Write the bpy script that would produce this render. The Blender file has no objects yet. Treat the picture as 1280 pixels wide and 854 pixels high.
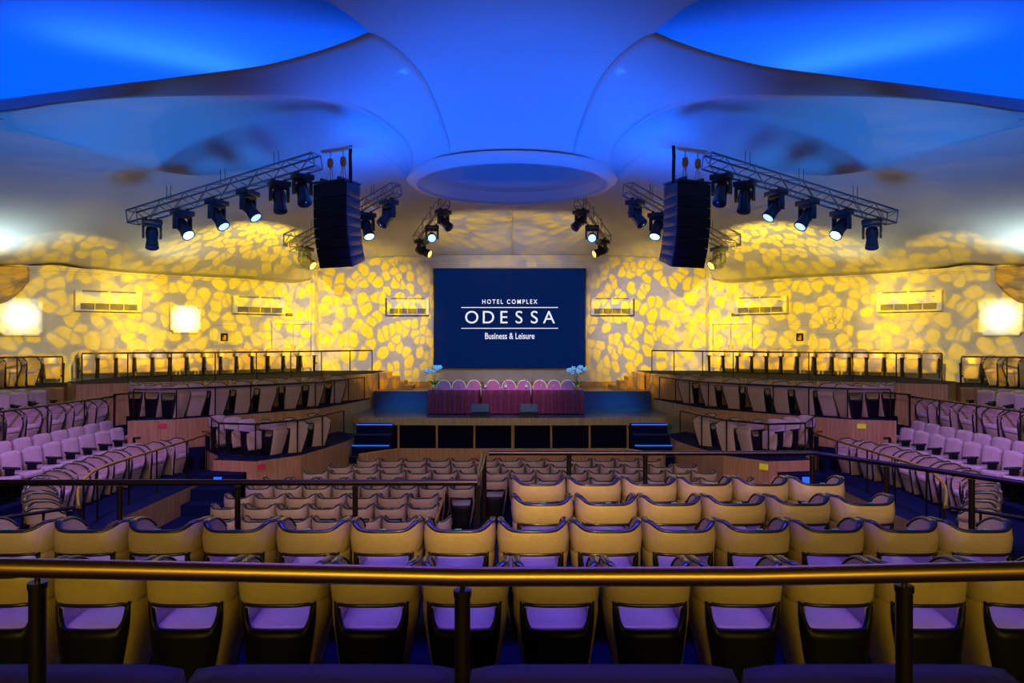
import bpy, bmesh, math, random
from mathutils import Vector, Matrix
random.seed(7)
PI = math.pi
E = 3.72            # eye height above the lowest hall floor
F = 900.0           # focal length in pixels of the 1280 px frame
S = bpy.context.scene
C = S.collection

# ------------------------------------------------------------------ camera, world, exposure
cam = bpy.data.cameras.new('camera'); camo = bpy.data.objects.new('camera', cam); C.objects.link(camo)
camo.location = (0, 0, E); camo.rotation_euler = (PI/2, 0, 0)
cam.sensor_width = 36; cam.lens = F/1280*36; cam.clip_end = 200; cam.clip_start = 0.05
S.camera = camo
S.view_settings.view_transform = 'Standard'; S.view_settings.look = 'None'
S.view_settings.gamma = 1; S.view_settings.use_curve_mapping = False
S.view_settings.exposure = 0.0
S.cycles.diffuse_bounces = 1
w = bpy.data.worlds.new('world'); S.world = w; w.use_nodes = True
w.node_tree.nodes['Background'].inputs[0].default_value = (0.20, 0.19, 0.24, 1)
w.node_tree.nodes['Background'].inputs[1].default_value = 0.06

def lamp(name, typ, loc, aim, col, energy, **kw):
    l = bpy.data.lights.new(name, typ); l.color = col; l.energy = energy
    for k, v in kw.items(): setattr(l, k, v)
    o = bpy.data.objects.new(name, l); C.objects.link(o)
    o.location = (loc[0], loc[1], loc[2] + E)
    d = Vector((aim[0]-loc[0], aim[1]-loc[1], aim[2]-loc[2]))
    o.rotation_euler = d.to_track_quat('-Z', 'Y').to_euler()
    return o

def gobo(o, scale, lo, hi, base=0.0, seed=0.0, stretch=1.0, gap=(0.30, 0.25, 0.25)):
    """a patterned glass in the projector: blobs of light with dark veins between them"""
    l = o.data; l.use_nodes = True; nt = l.node_tree; N = nt.nodes; L = nt.links
    em = next(n for n in N if n.type == 'EMISSION')
    tc = N.new('ShaderNodeTexCoord'); sp = N.new('ShaderNodeSeparateXYZ'); L.new(tc.outputs['Normal'], sp.inputs[0])
    dx = N.new('ShaderNodeMath'); dx.operation = 'DIVIDE'; L.new(sp.outputs[0], dx.inputs[0]); L.new(sp.outputs[2], dx.inputs[1])
    dy = N.new('ShaderNodeMath'); dy.operation = 'DIVIDE'; L.new(sp.outputs[1], dy.inputs[0]); L.new(sp.outputs[2], dy.inputs[1])
    cb = N.new('ShaderNodeCombineXYZ'); L.new(dx.outputs[0], cb.inputs[0]); L.new(dy.outputs[0], cb.inputs[1]); cb.inputs[2].default_value = seed
    mp = N.new('ShaderNodeMapping'); mp.inputs['Scale'].default_value = (scale, scale*stretch, 1); mp.inputs['Location'].default_value = (seed, seed*2, 0)
    L.new(cb.outputs[0], mp.inputs[0])
    nz = N.new('ShaderNodeTexNoise'); nz.inputs['Scale'].default_value = 0.9; nz.inputs['Detail'].default_value = 1.5; L.new(mp.outputs[0], nz.inputs['Vector'])
    ad = N.new('ShaderNodeMixRGB'); ad.blend_type = 'ADD'; ad.inputs[0].default_value = 1.0
    L.new(mp.outputs[0], ad.inputs[1]); L.new(nz.outputs['Color'], ad.inputs[2])
    vo = N.new('ShaderNodeTexVoronoi'); vo.voronoi_dimensions = '2D'; vo.feature = 'DISTANCE_TO_EDGE'
    vo.inputs['Scale'].default_value = 1.0; L.new(ad.outputs[0], vo.inputs['Vector'])
    mr = N.new('ShaderNodeMapRange'); mr.inputs[1].default_value = lo; mr.inputs[2].default_value = hi
    mr.inputs[3].default_value = 1.0; mr.inputs[4].default_value = 0.0; mr.interpolation_type = 'SMOOTHSTEP'
    # two glass colours: yellow blobs, dim neutral veins
    mx = N.new('ShaderNodeMixRGB'); mx.inputs[1].default_value = (1.0, 0.60, 0.0, 1); mx.inputs[2].default_value = (*gap, 1)
    v2 = N.new('ShaderNodeTexVoronoi'); v2.voronoi_dimensions = '2D'; v2.feature = 'F1'; v2.inputs['Scale'].default_value = 1.0; L.new(ad.outputs[0], v2.inputs['Vector'])
    m2 = N.new('ShaderNodeMapRange'); m2.inputs[1].default_value = 0.41; m2.inputs[2].default_value = 0.56; m2.inputs[3].default_value = 0.0; m2.inputs[4].default_value = 1.0; m2.interpolation_type = 'SMOOTHSTEP'
    L.new(v2.outputs['Distance'], m2.inputs[0]); mxx = N.new('ShaderNodeMath'); mxx.operation = 'MAXIMUM'; L.new(mr.outputs[0], mxx.inputs[0]); L.new(m2.outputs[0], mxx.inputs[1])
    L.new(vo.outputs['Distance'], mr.inputs[0]); L.new(mxx.outputs[0], mx.inputs[0]); L.new(mx.outputs[0], em.inputs['Color'])

YEL = (1.0, 1.0, 1.0)
BLU = (0.0, 0.115, 1.0)
for s in (-1, 1):
    # yellow pattern projectors on the trusses, aimed at the walls and the ceiling skirts
    g = lamp('pattern_projector', 'SPOT', (s*2.2, 21.3, 2.2), (s*6.1, 27.5, 0.4), YEL, 4000, spot_size=1.12, spot_blend=0.95, shadow_soft_size=0.01)
    gobo(g, 19, 0.01, 0.12, 0.03, 3.1 + s, 0.75)
    g = lamp('pattern_projector', 'SPOT', (s*5.2, 17.4, 2.0), (s*9.6, 24.9, 1.1), YEL, 4700, spot_size=1.05, spot_blend=0.5, shadow_soft_size=0.01)
    gobo(g, 21, 0.00, 0.12, 0.06, 5.7 + s, gap=(0.32, 0.24, 0.10))
    g = lamp('pattern_projector', 'SPOT', (s*8.4, 16.2, 1.5), (s*13.5, 21.5, 0.8), YEL, 2300, spot_size=0.82, spot_blend=0.35, shadow_soft_size=0.01)
    gobo(g, 17, 0.00, 0.13, 0.10, 8.2 + s, gap=(0.32, 0.25, 0.12))
    # yellow streaks raking the ceiling
    g = lamp('pattern_projector', 'SPOT', (s*2.6, 24.5, 1.2), (s*6.8, 21.0, 2.7), YEL, 420, spot_size=1.3, spot_blend=0.6, shadow_soft_size=0.01)
    gobo(g, 16, 0.08, 0.18, 0.05, 1.7 + s, 0.3)
    g = lamp('pattern_projector', 'SPOT', (s*3.3, 22.0, 0.9), (s*0.6, 24.6, 3.6), YEL, 420, spot_size=1.3, spot_blend=0.7, shadow_soft_size=0.01)
    gobo(g, 9, 0.12, 0.18, 0.05, 4.4 + s, 0.5)
    # blue wash over the ceiling centre and the truss side panels
    lamp('blue_wash_and_fill', 'SPOT', (s*2.4, 13.4, 0.6), (s*0.9, 14.2, 4.6), BLU, 700, spot_size=2.2, spot_blend=0.9, shadow_soft_size=0.3)
    lamp('blue_wash_and_fill', 'SPOT', (s*3.6, 14.2, 1.8), (s*3.3, 15.6, 4.2), BLU, 330, spot_size=2.0, spot_blend=1.0, shadow_soft_size=0.15)
    # blue cove lamps hidden over the lip of the high vaults
    lamp('cove_lamp', 'AREA', (s*7.0, 13.9, 4.75), (s*6.6, 13.0, 6.0), (0.02, 0.12, 1.0), 40, shape='RECTANGLE', size=3.5, size_y=0.4)
    lamp('cove_lamp', 'AREA', (s*7.8, 14.3, 4.78), (s*7.8, 14.2, 6.0), (0.0, 0.085, 1.0), 300, shape='RECTANGLE', size=12.0, size_y=4.0)
    # warm white uplight beside the wall sconces
    lamp('cove_uplight', 'SPOT', (s*14.4, 18.9, 0.9), (s*13.9, 18.6, 3.0), (0.70, 0.95, 0.95), 430, spot_size=1.9, spot_blend=1.0, shadow_soft_size=0.4)
    lamp('cove_uplight', 'SPOT', (s*10.6, 22.0, 1.0), (s*9.9, 21.2, 3.0), (0.85, 0.95, 0.65), 60, spot_size=2.0, spot_blend=1.0, shadow_soft_size=0.4)
    lamp('blue_wash_and_fill', 'SPOT', (s*5.5, 12.8, -0.5), (s*8.0, 14.5, 3.4), (0.0, 0.22, 0.95), 720, spot_size=1.8, spot_blend=1.0, shadow_soft_size=0.5)  # added blue fill in mid-hall, standing in for light bounced onto the ceiling
    # violet house light over the side seating
    lamp('violet_wash', 'SPOT', (s*7.2, 11.6, 2.9), (s*8.8, 14.6, -3.0), (0.42, 0.18, 1.0), 1500, spot_size=1.35, spot_blend=0.7, shadow_soft_size=0.25)
    lamp('blue_wash_and_fill', 'SPOT', (s*3.4, 21.6, 2.6), (s*3.7, 24.1, -2.2), (0.0, 0.65, 1.0), 1500, spot_size=0.42, spot_blend=0.9, shadow_soft_size=0.1)  # added cyan spot, standing in for a reflection on the stage floor
    lamp('blue_wash_and_fill', 'SPOT', (s*3.4, 20.6, 3.0), (s*2.2, 22.4, -2.2), (0.0, 0.42, 1.0), 1300, spot_size=1.2, spot_blend=0.8, shadow_soft_size=0.1)  # also put in for the cyan sheen across the stage floor
# violet-blue house light over the near block and the stalls
lamp('violet_wash', 'AREA', (0, 6.6, 3.6), (0, 5.8, -2.2), (0.13, 0.055, 1.0), 380, shape='RECTANGLE', size=7, size_y=0.8)
lamp('violet_wash', 'SPOT', (0, 11.0, 3.8), (0, 14.6, -3.7), (0.42, 0.22, 1.0), 200, spot_size=1.6, spot_blend=0.8, shadow_soft_size=0.3)
# amber light from the back of the hall
lamp('amber_flood', 'AREA', (0, -4.5, 1.2), (0, 6.0, -1.9), (1.0, 0.68, 0.03), 80, shape='RECTANGLE', size=9, size_y=0.8, spread=1.3)
lamp('amber_flood', 'SPOT', (0, 1.0, 2.8), (0, 14.0, -3.4), (1.0, 0.62, 0.20), 1500, spot_size=0.9, spot_blend=0.8, shadow_soft_size=0.4)
for s in (-1, 1):
    lamp('amber_flood', 'SPOT', (s*1.0, 1.0, 2.6), (s*9.0, 15.0, -2.9), (1.0, 0.68, 0.40), 1300, spot_size=0.75, spot_blend=0.6, shadow_soft_size=0.4)
lamp('blue_wash_and_fill', 'SPOT', (-0.72, 9.2, -0.9), (-0.74, 10.4, -3.0), (0.0, 0.12, 1.0), 600, spot_size=0.8, spot_blend=0.7, shadow_soft_size=0.05)
# stage light on the table
lamp('stage_spot', 'SPOT', (0, 19.3, 3.6), (0, 22.8, -1.5), (1.0, 0.72, 0.85), 900, spot_size=0.62, spot_blend=0.7, shadow_soft_size=0.2)
lamp('wall_wash', 'SPOT', (0, 21.0, 2.4), (0, 27.5, 1.4), (0.72, 0.68, 1.0), 420, spot_size=1.35, spot_blend=0.9, shadow_soft_size=0.4)

# ------------------------------------------------------------------ materials
def mat(name, col, rough=0.6, metal=0.0, spec=0.5, emit=None, estr=0.0, coat=0.0):
    m = bpy.data.materials.new(name); m.use_nodes = True
    b = m.node_tree.nodes['Principled BSDF']
    b.inputs['Base Color'].default_value = (*col, 1); b.inputs['Roughness'].default_value = rough
    b.inputs['Metallic'].default_value = metal; b.inputs['Specular IOR Level'].default_value = spec
    if coat: b.inputs['Coat Weight'].default_value = coat
    if emit: b.inputs['Emission Color'].default_value = (*emit, 1); b.inputs['Emission Strength'].default_value = estr
    return m
def noisy(name, c1, c2, scale=(1, 1, 1), nscale=5.0, rough=0.6, spec=0.5, bump=0.0, detail=4, coat=0.0, lo=0.35, hi=0.65):
    m = mat(name, c1, rough, spec=spec, coat=coat); nt = m.node_tree; N = nt.nodes; L = nt.links
    b = N['Principled BSDF']
    tc = N.new('ShaderNodeTexCoord'); mp = N.new('ShaderNodeMapping'); mp.inputs['Scale'].default_value = scale
    nz = N.new('ShaderNodeTexNoise'); nz.inputs['Scale'].default_value = nscale; nz.inputs['Detail'].default_value = detail
    cr = N.new('ShaderNodeValToRGB'); cr.color_ramp.elements[0].color = (*c1, 1); cr.color_ramp.elements[1].color = (*c2, 1)
    cr.color_ramp.elements[0].position = lo; cr.color_ramp.elements[1].position = hi
    L.new(tc.outputs['Object'], mp.inputs[0]); L.new(mp.outputs[0], nz.inputs['Vector']); L.new(nz.outputs['Fac'], cr.inputs[0]); L.new(cr.outputs[0], b.inputs['Base Color'])
    if bump:
        bp = N.new('ShaderNodeBump'); bp.inputs['Strength'].default_value = bump; L.new(nz.outputs['Fac'], bp.inputs['Height']); L.new(bp.outputs[0], b.inputs['Normal'])
    return m
M = {}
M['leather'] = noisy('beige_leather', (0.50, 0.38, 0.27), (0.56, 0.43, 0.31), nscale=30, rough=0.42, bump=0.05)
M['cushion'] = noisy('cushion_leather', (0.56, 0.44, 0.38), (0.62, 0.48, 0.42), nscale=12, rough=0.3, bump=0.12)
M['piping'] = mat('black_vinyl', (0.02, 0.02, 0.03), 0.22, spec=0.8)
M['purple'] = noisy('dark_purple_fabric', (0.008, 0.005, 0.012), (0.013, 0.008, 0.018), nscale=60, rough=0.7)
M['black'] = mat('black_plastic', (0.005, 0.006, 0.010), 0.42, spec=0.2)
M['tag'] = mat('green_tag', (0.05, 0.4, 0.32), 0.3)
M['wood'] = noisy('panel_wood', (0.40, 0.225, 0.08), (0.56, 0.34, 0.13), (7, 7, 0.5), 3.0, 0.42, bump=0.02)
M['woodedge'] = mat('wood_edge', (0.34, 0.16, 0.06), 0.4)
M['carpet'] = noisy('blue_carpet', (0.002, 0.006, 0.028), (0.004, 0.011, 0.045), nscale=60, rough=0.95, bump=0.1, spec=0.1)
M['stage'] = noisy('stage_floor', (0.012, 0.02, 0.035), (0.03, 0.034, 0.045), (1, 8, 1), 3.0, 0.16, spec=0.8)
M['stageblue'] = mat('stage_blue_cloth', (0.006, 0.025, 0.12), 0.7)
M['navy'] = mat('navy_panel', (0.001, 0.003, 0.02), 0.8, spec=0.1)
M['plaster'] = noisy('wall_plaster', (0.62, 0.60, 0.58), (0.72, 0.70, 0.67), nscale=3.0, rough=0.8, bump=0.15, detail=8)
M['ceil'] = mat('ceiling_fabric', (0.78, 0.78, 0.76), 0.75)
M['cornice'] = mat('white_cornice', (0.75, 0.73, 0.70), 0.5)
M['brass'] = mat('dark_brass', (0.40, 0.25, 0.09), 0.36, metal=1.0)
M['bronze'] = mat('bronze_post', (0.05, 0.04, 0.035), 0.3, metal=0.9)
M['steel'] = mat('steel', (0.6, 0.6, 0.62), 0.25, metal=1.0)
M['alu'] = mat('truss_aluminium', (0.42, 0.42, 0.44), 0.35, metal=0.9)
M['white'] = mat('white_plastic', (0.78, 0.78, 0.78), 0.4)
M['grille'] = mat('grille_grey', (0.18, 0.17, 0.16), 0.6)  # flat dark grey for outlets, intakes, badges and sign faces
M['cloth'] = noisy('burgundy_cloth', (0.10, 0.001, 0.02), (0.15, 0.002, 0.035), nscale=8, rough=0.6)
M['pinkcloth'] = mat('pink_cloth', (0.65, 0.03, 0.30), 0.6)
M['uphol'] = mat('pink_upholstery', (0.62, 0.12, 0.22), 0.7)
M['gold'] = mat('gilt_frame', (0.85, 0.74, 0.45), 0.35)
M['glass'] = mat('clear_glass', (0.85, 0.9, 0.95), 0.05); M['glass'].node_tree.nodes['Principled BSDF'].inputs['Transmission Weight'].default_value = 0.85
M['leaf'] = mat('leaf_green', (0.05, 0.22, 0.06), 0.5)
M['petal'] = mat('white_petal', (0.85, 0.85, 0.85), 0.5)
M['pot'] = mat('yellow_pot', (0.6, 0.45, 0.1), 0.4)
M['screen'] = mat('screen_navy', (0.004, 0.006, 0.02), 0.9, spec=0.05, emit=(0.0, 0.018, 0.13), estr=0.55)
M['letters'] = mat('screen_letters', (0.8, 0.8, 0.85), 0.5, emit=(0.8, 0.85, 1.0), estr=0.75)
M['lampglass'] = mat('sconce_glass', (0.9, 0.9, 0.85), 0.5, emit=(1.0, 0.97, 0.70), estr=3.2)
M['lensblue'] = mat('lit_lens_blue', (0.2, 0.4, 1), 0.3, emit=(0.10, 0.22, 1.0), estr=7)
M['lenscyan'] = mat('lit_lens_cyan', (0.4, 0.8, 1), 0.3, emit=(0.25, 0.75, 1.0), estr=7)
M['lensamber'] = mat('lit_lens_amber', (1, 0.6, 0.2), 0.3, emit=(1.0, 0.5, 0.08), estr=3)
M['lensoff'] = mat('lens_off', (0.03, 0.04, 0.10), 0.08)
M['headblack'] = mat('fixture_black', (0.02, 0.022, 0.035), 0.28, spec=0.7)
M['spk'] = noisy('speaker_grille', (0.003, 0.005, 0.016), (0.006, 0.009, 0.024), nscale=80, rough=0.5)
M['hoist'] = mat('hoist_orange', (0.55, 0.25, 0.03), 0.4)
M['yellowsign'] = mat('yellow_sign', (0.8, 0.75, 0.02), 0.5, emit=(0.8, 0.75, 0.02), estr=0.15)
M['bluesign'] = mat('blue_step_light', (0.02, 0.15, 0.9), 0.5, emit=(0.01, 0.15, 1.0), estr=0.9)
M['redsign'] = mat('red_sign', (0.7, 0.05, 0.08), 0.5)
M['paper'] = mat('pale_notice', (0.6, 0.55, 0.6), 0.6)
M['roofbrown'] = mat('dark_brown_paint', (0.10, 0.06, 0.03), 0.7)  # plain dark brown of the roof
M['swag'] = noisy('gold_drape', (0.35, 0.24, 0.10), (0.5, 0.38, 0.2), (1, 1, 30), 2.0, 0.6)

# ------------------------------------------------------------------ helpers
def link(name, me, m=None, parent=None):
    o = bpy.data.objects.new(name, me); C.objects.link(o)
    if m is not None:
        for mm in (m if isinstance(m, (list, tuple)) else [m]): me.materials.append(mm)
    if parent: o.parent = parent
    return o
def mesh(name, verts, faces, m=None, parent=None, smooth=False, mi=None):
    me = bpy.data.meshes.new(name); me.from_pydata([tuple(v) for v in verts], [], faces); me.update()
    if smooth:
        for p in me.polygons: p.use_smooth = True
    if mi:
        for p, i in zip(me.polygons, mi): p.material_index = i
    return link(name, me, m, parent)
def frombm(name, bm, m=None, parent=None, smooth=False, autos=None):
    me = bpy.data.meshes.new(name)
    bmesh.ops.recalc_face_normals(bm, faces=bm.faces[:])
    if autos is not None:
        for f in bm.faces: f.smooth = True
        for e in bm.edges:
            if len(e.link_faces) == 2 and e.calc_face_angle(0) > autos: e.smooth = False
    bm.to_mesh(me); bm.free()
    if smooth:
        for p in me.polygons: p.use_smooth = True
    return link(name, me, m, parent)
def box(bm, cx, cy, cz, sx, sy, sz, bev=0.0, seg=2, rot=None, taper=None):
    r = bmesh.ops.create_cube(bm, size=1.0); vs = r['verts']
    for v in vs:
        v.co = Vector((v.co.x*sx, v.co.y*sy, v.co.z*sz))
        if taper and v.co.z < 0: v.co.x *= taper[0]; v.co.y *= taper[1]
    if bev:
        es = list({e for v in vs for e in v.link_edges})
        g = bmesh.ops.bevel(bm, geom=es, offset=bev, segments=seg, profile=0.5, affect='EDGES')
        vs = list({v for f in g['faces'] for v in f.verts} | {v for v in vs if v.is_valid})
    mtx = Matrix.Translation((cx, cy, cz)) @ (rot.to_4x4() if rot else Matrix())
    for v in vs: v.co = mtx @ v.co
    return vs
def cyl(bm, p0, p1, r, r2=None, seg=10, cap=True):
    p0 = Vector(p0); p1 = Vector(p1); d = p1-p0; L = d.length
    if L < 1e-6: return
    q = d.to_track_quat('Z', 'Y').to_matrix().to_4x4()
    bmesh.ops.create_cone(bm, cap_ends=cap, segments=seg, radius1=r, radius2=r if r2 is None else r2, depth=L, matrix=Matrix.Translation((p0+p1)/2) @ q)
def tube(bm, pts, r, seg=8, flat=1.0, cap=True):
    pts = [Vector(p) for p in pts]; rings = []; n = len(pts)
    for i, p in enumerate(pts):
        t = (pts[min(i+1, n-1)] - pts[max(i-1, 0)])
        t = t.normalized() if t.length > 1e-9 else Vector((0, 1, 0))
        up = Vector((0, 0, 1)) if abs(t.z) < 0.95 else Vector((1, 0, 0))
        a = t.cross(up).normalized(); b = a.cross(t).normalized()
        rings.append([bm.verts.new(p + a*math.cos(2*PI*k/seg)*r + b*math.sin(2*PI*k/seg)*r*flat) for k in range(seg)])
    for i in range(n-1):
        for k in range(seg):
            bm.faces.new((rings[i][k], rings[i][(k+1) % seg], rings[i+1][(k+1) % seg], rings[i+1][k]))
    if cap: bm.faces.new(rings[0][::-1]); bm.faces.new(rings[-1])
def lathe(bm, prof, c=(0, 0, 0), seg=16, close=False):
    rings = []
    for r, z in prof: rings.append([bm.verts.new((c[0]+r*math.cos(2*PI*k/seg), c[1]+r*math.sin(2*PI*k/seg), c[2]+z)) for k in range(seg)])
    for i in range(len(prof)-1):
        for k in range(seg): bm.faces.new((rings[i][k], rings[i][(k+1) % seg], rings[i+1][(k+1) % seg], rings[i+1][k]))
    if close: bm.faces.new(rings[0]); bm.faces.new(rings[-1])
def grid(bm, rows):
    vs = [[bm.verts.new(p) for p in r] for r in rows]; out = []
    for i in range(len(vs)-1):
        for j in range(len(vs[i])-1): out.append(bm.faces.new((vs[i][j], vs[i][j+1], vs[i+1][j+1], vs[i+1][j])))
    return vs
def bake(o, *mods):
    """give an object's mesh the result of its modifiers so that copies can share it"""
    for t, kw in mods:
        md = o.modifiers.new(t.lower(), t)
        for k, v in kw.items(): setattr(md, k, v)
    dg = bpy.context.evaluated_depsgraph_get(); dg.update()
    me = bpy.data.meshes.new_from_object(o.evaluated_get(dg)); o.modifiers.clear(); old = o.data; o.data = me; bpy.data.meshes.remove(old)
    return o
def thing(name, label, cat, loc=(0, 0, 0), rz=0.0, group=None):
    o = bpy.data.objects.new(name, None); C.objects.link(o); o.location = loc; o.rotation_euler = (0, 0, rz); o.empty_display_size = 0.1
    o['label'] = label; o['category'] = cat
    if group: o['group'] = group
    return o
def tag(o, label, cat, group=None):
    o['label'] = label; o['category'] = cat
    if group: o['group'] = group
    return o
def struct(o): o['kind'] = 'structure'; return o
def dup(root, loc, rz, label, group=None):
    r = root.copy(); C.objects.link(r); r.location = loc; r.rotation_euler = (0, 0, rz); r['label'] = label
    if group: r['group'] = group
    for ch in list(root.children):
        c = ch.copy(); C.objects.link(c); c.parent = r
        for g in ch.children:
            d = g.copy(); C.objects.link(d); d.parent = c
    return r
def W(X, d, z): return Vector((X, d, z + E))                       # z relative to the eye
def px(x, y, z): d = z*F/(427.0-y); return W((x-640)/F*d, d, z)     # pixel at a known height
def pd(x, y, d): return W((x-640)/F*d, d, (427.0-y)/F*d)            # pixel at a known depth
ORD = 'first second third fourth fifth sixth seventh eighth ninth tenth eleventh twelfth thirteenth fourteenth fifteenth sixteenth seventeenth eighteenth nineteenth twentieth'.split()

ZA, ZB, ZC = -3.72, -2.23, -1.56
ZT1, ZT2, ZT3 = -2.75, -1.95, -1.11
ZL1, ZL1A, ZL1B, ZL2, ZL2A, ZL3 = -3.19, -2.97, -2.87, -2.30, -2.12, -1.25
ZS, ZSB = -2.25, -1.71

# ------------------------------------------------------------------ floors and tiers
def slab(name, pts, z, bottom=None, top='carpet', side='wood', lip=0.0):
    bottom = ZA - 0.3 if bottom is None else bottom
    n = len(pts)
    vs = [W(x, y, z) for x, y in pts] + [W(x, y, bottom) for x, y in pts]
    a = sum(pts[i][0]*pts[(i+1) % n][1]-pts[(i+1) % n][0]*pts[i][1] for i in range(n))
    fs = [tuple(range(n)) if a > 0 else tuple(range(n))[::-1]] ; mi = [0]
    for i in range(n):
        j = (i+1) % n
        fs.append((i, i+n, j+n, j) if a > 0 else (i, j, j+n, i+n)); mi.append(1)
    fs.append(tuple(range(n, 2*n))[::-1] if a > 0 else tuple(range(n, 2*n))); mi.append(1)
    o = mesh(name, vs, fs, [M[top], M[side]], mi=mi)
    return struct(o)
slab('floor', [(-24, -6), (24, -6), (24, 29), (-24, 29)], ZA, ZA-0.2)
slab('floor_camera_platform', [(-9, -3), (9, -3), (9, 2.35), (-9, 2.35)], ZC, side='carpet')
slab('floor_near_block', [(-5.6, 2.35), (5.6, 2.35), (4.5, 6.2), (3.35, 7.95), (-0.28, 7.95), (-0.28, 6.35), (-5.0, 6.35)], ZB, side='wood')
T3E = [(-11.26, 18.6), (-9.4, 19.75), (-7.47, 21.0), (-6.0, 22.8), (-4.78, 25.0)]
T2E = [(-9.45, 17.7), (-8.45, 18.0), (-7.0, 19.35), (-5.6, 20.9), (-5.08, 22.9), (-4.82, 24.2)]
T1E = [(-6.93, 16.7), (-5.88, 16.5), (-5.1, 17.4), (-4.80, 18.6), (-4.55, 19.96)]
for s in (-1, 1):
    side = 'left' if s < 0 else 'right'
    mm = lambda P: [(-s*x, y) for x, y in P]     # lists are written for the left, mirrored for the right
    slab('floor_top_tier_'+side, mm(T3E + [(-4.78, 27.6), (-7.5, 27.6), (-12.3, 23.2), (-12.3, 19.9)]), ZT3)
    slab('floor_middle_tier_'+side, mm(T2E + [(-4.82, 25.1), (-6.0, 23.0), (-7.5, 21.2), (-9.45, 19.9)]), ZT2)
    slab('floor_lower_tier_'+side, mm(T1E + [(-4.55, 21.3), (-5.3, 22.0), (-7.75, 19.4), (-7.75, 18.2), (-7.0, 17.2)]), ZT1)
    slab('floor_side_bank_'+side, mm([(-7.06, 17.9), (-7.06, 12.6), (-6.7, 11.4), (-5.75, 9.7), (-8.0, 6.0), (-16, 6.0), (-16, 17.9)]), ZL1)
    slab('floor_side_bank_step_'+side, mm([(-9.0, 18.4), (-9.0, 12.0), (-10, 9), (-16, 9), (-16, 18.4)]), ZL1A, ZL1-0.2, side='carpet')
    slab('floor_side_bank_top_step_'+side, mm([(-9.7, 19.2), (-9.7, 12.0), (-11, 9), (-16, 9), (-16, 19.2)]), ZL1B, ZL1-0.2, side='carpet')
    slab('floor_upper_bank_'+side, mm([(-10.38, 19.2), (-10.38, 12.0), (-12, 9), (-20, 9), (-20, 19.9), (-11.3, 19.9)]), ZL2)
    slab('floor_upper_bank_step_'+side, mm([(-11.35, 19.75), (-11.35, 12.0), (-20, 12), (-20, 19.75)]), ZL2A, ZL2-0.2, side='carpet')
    slab('floor_outer_bank_'+side, mm([(-12.3, 19.75), (-12.3, 23.2), (-20, 17.0), (-20, 12.0), (-13.8, 18.6)]), ZL3)
    # stairs between the banks
    for k in range(3):
        slab('floor_aisle_stair_'+side, mm([(-7.04, 15.3+k*0.45), (-6.1, 15.3+k*0.45), (-6.1, 16.7), (-7.04, 16.7)]), ZA+0.24*(k+1), side='carpet')
    for k in range(4):
        slab('floor_tier_stair_'+side, mm([(-10.35, 18.0+k*0.4), (-9.46, 18.0+k*0.4), (-9.46, 19.9), (-10.35, 19.9)]), ZL1B+0.22*(k+1), side='carpet')
    for k in range(4):
        slab('floor_bank_stair_'+side, mm([(-8.98, 17.92+k*0.3), (-7.8, 17.92+k*0.3), (-7.8, 19.4), (-8.98, 19.4)]), ZL1+0.25*(k+1), side='carpet')
# steps in the centre aisle
for k in range(5):
    slab('floor_centre_stair', [(-1.15, 8.0), (-0.3, 8.0), (-0.3, 11.6-0.7*k), (-1.15, 11.6-0.7*k)], ZA+0.26*(k+1), side='carpet')

# ------------------------------------------------------------------ stage
def arc(p0, p1, bulge, n=14):
    out = []
    for i in range(n+1):
        t = i/n; out.append((p0[0]+(p1[0]-p0[0])*t, p0[1]+(p1[1]-p0[1])*t - bulge*math.sin(PI*t)))
    return out
slab('floor_stage', [(-4.80, 24.9)] + [(-4.80, 21.6), (-4.55, 21.35)] + arc((-4.4, 21.3), (4.4, 21.3), 0.12) + [(4.55, 21.35), (4.80, 21.6), (4.80, 24.9)], ZS, ZS-0.22, top='stage', side='wood')
slab('floor_stage_back', [(-4.77, 24.8), (4.77, 24.8), (4.77, 27.6), (-4.77, 27.6)], ZSB, top='woodedge', side='stageblue')
# stage front of dark panels between wooden mullions
bm = bmesh.new(); box(bm, 0, 21.42, (ZA+ZS-0.22)/2+E, 8.9, 0.06, ZS-0.22-ZA)
o = struct(frombm('wall_stage_front', bm, M['navy']))
for i, xp in enumerate((450, 498, 546, 593, 641, 689, 737, 784.5, 832)):
    bm = bmesh.new(); box(bm, (xp-640)/F*21.35, 21.37, (ZA+ZS-0.22)/2+E, 0.055 if i != 4 else 0.09, 0.05, ZS-0.22-ZA)
    struct(frombm('trim_%d' % (i+1), bm, M['wood']))
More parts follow.
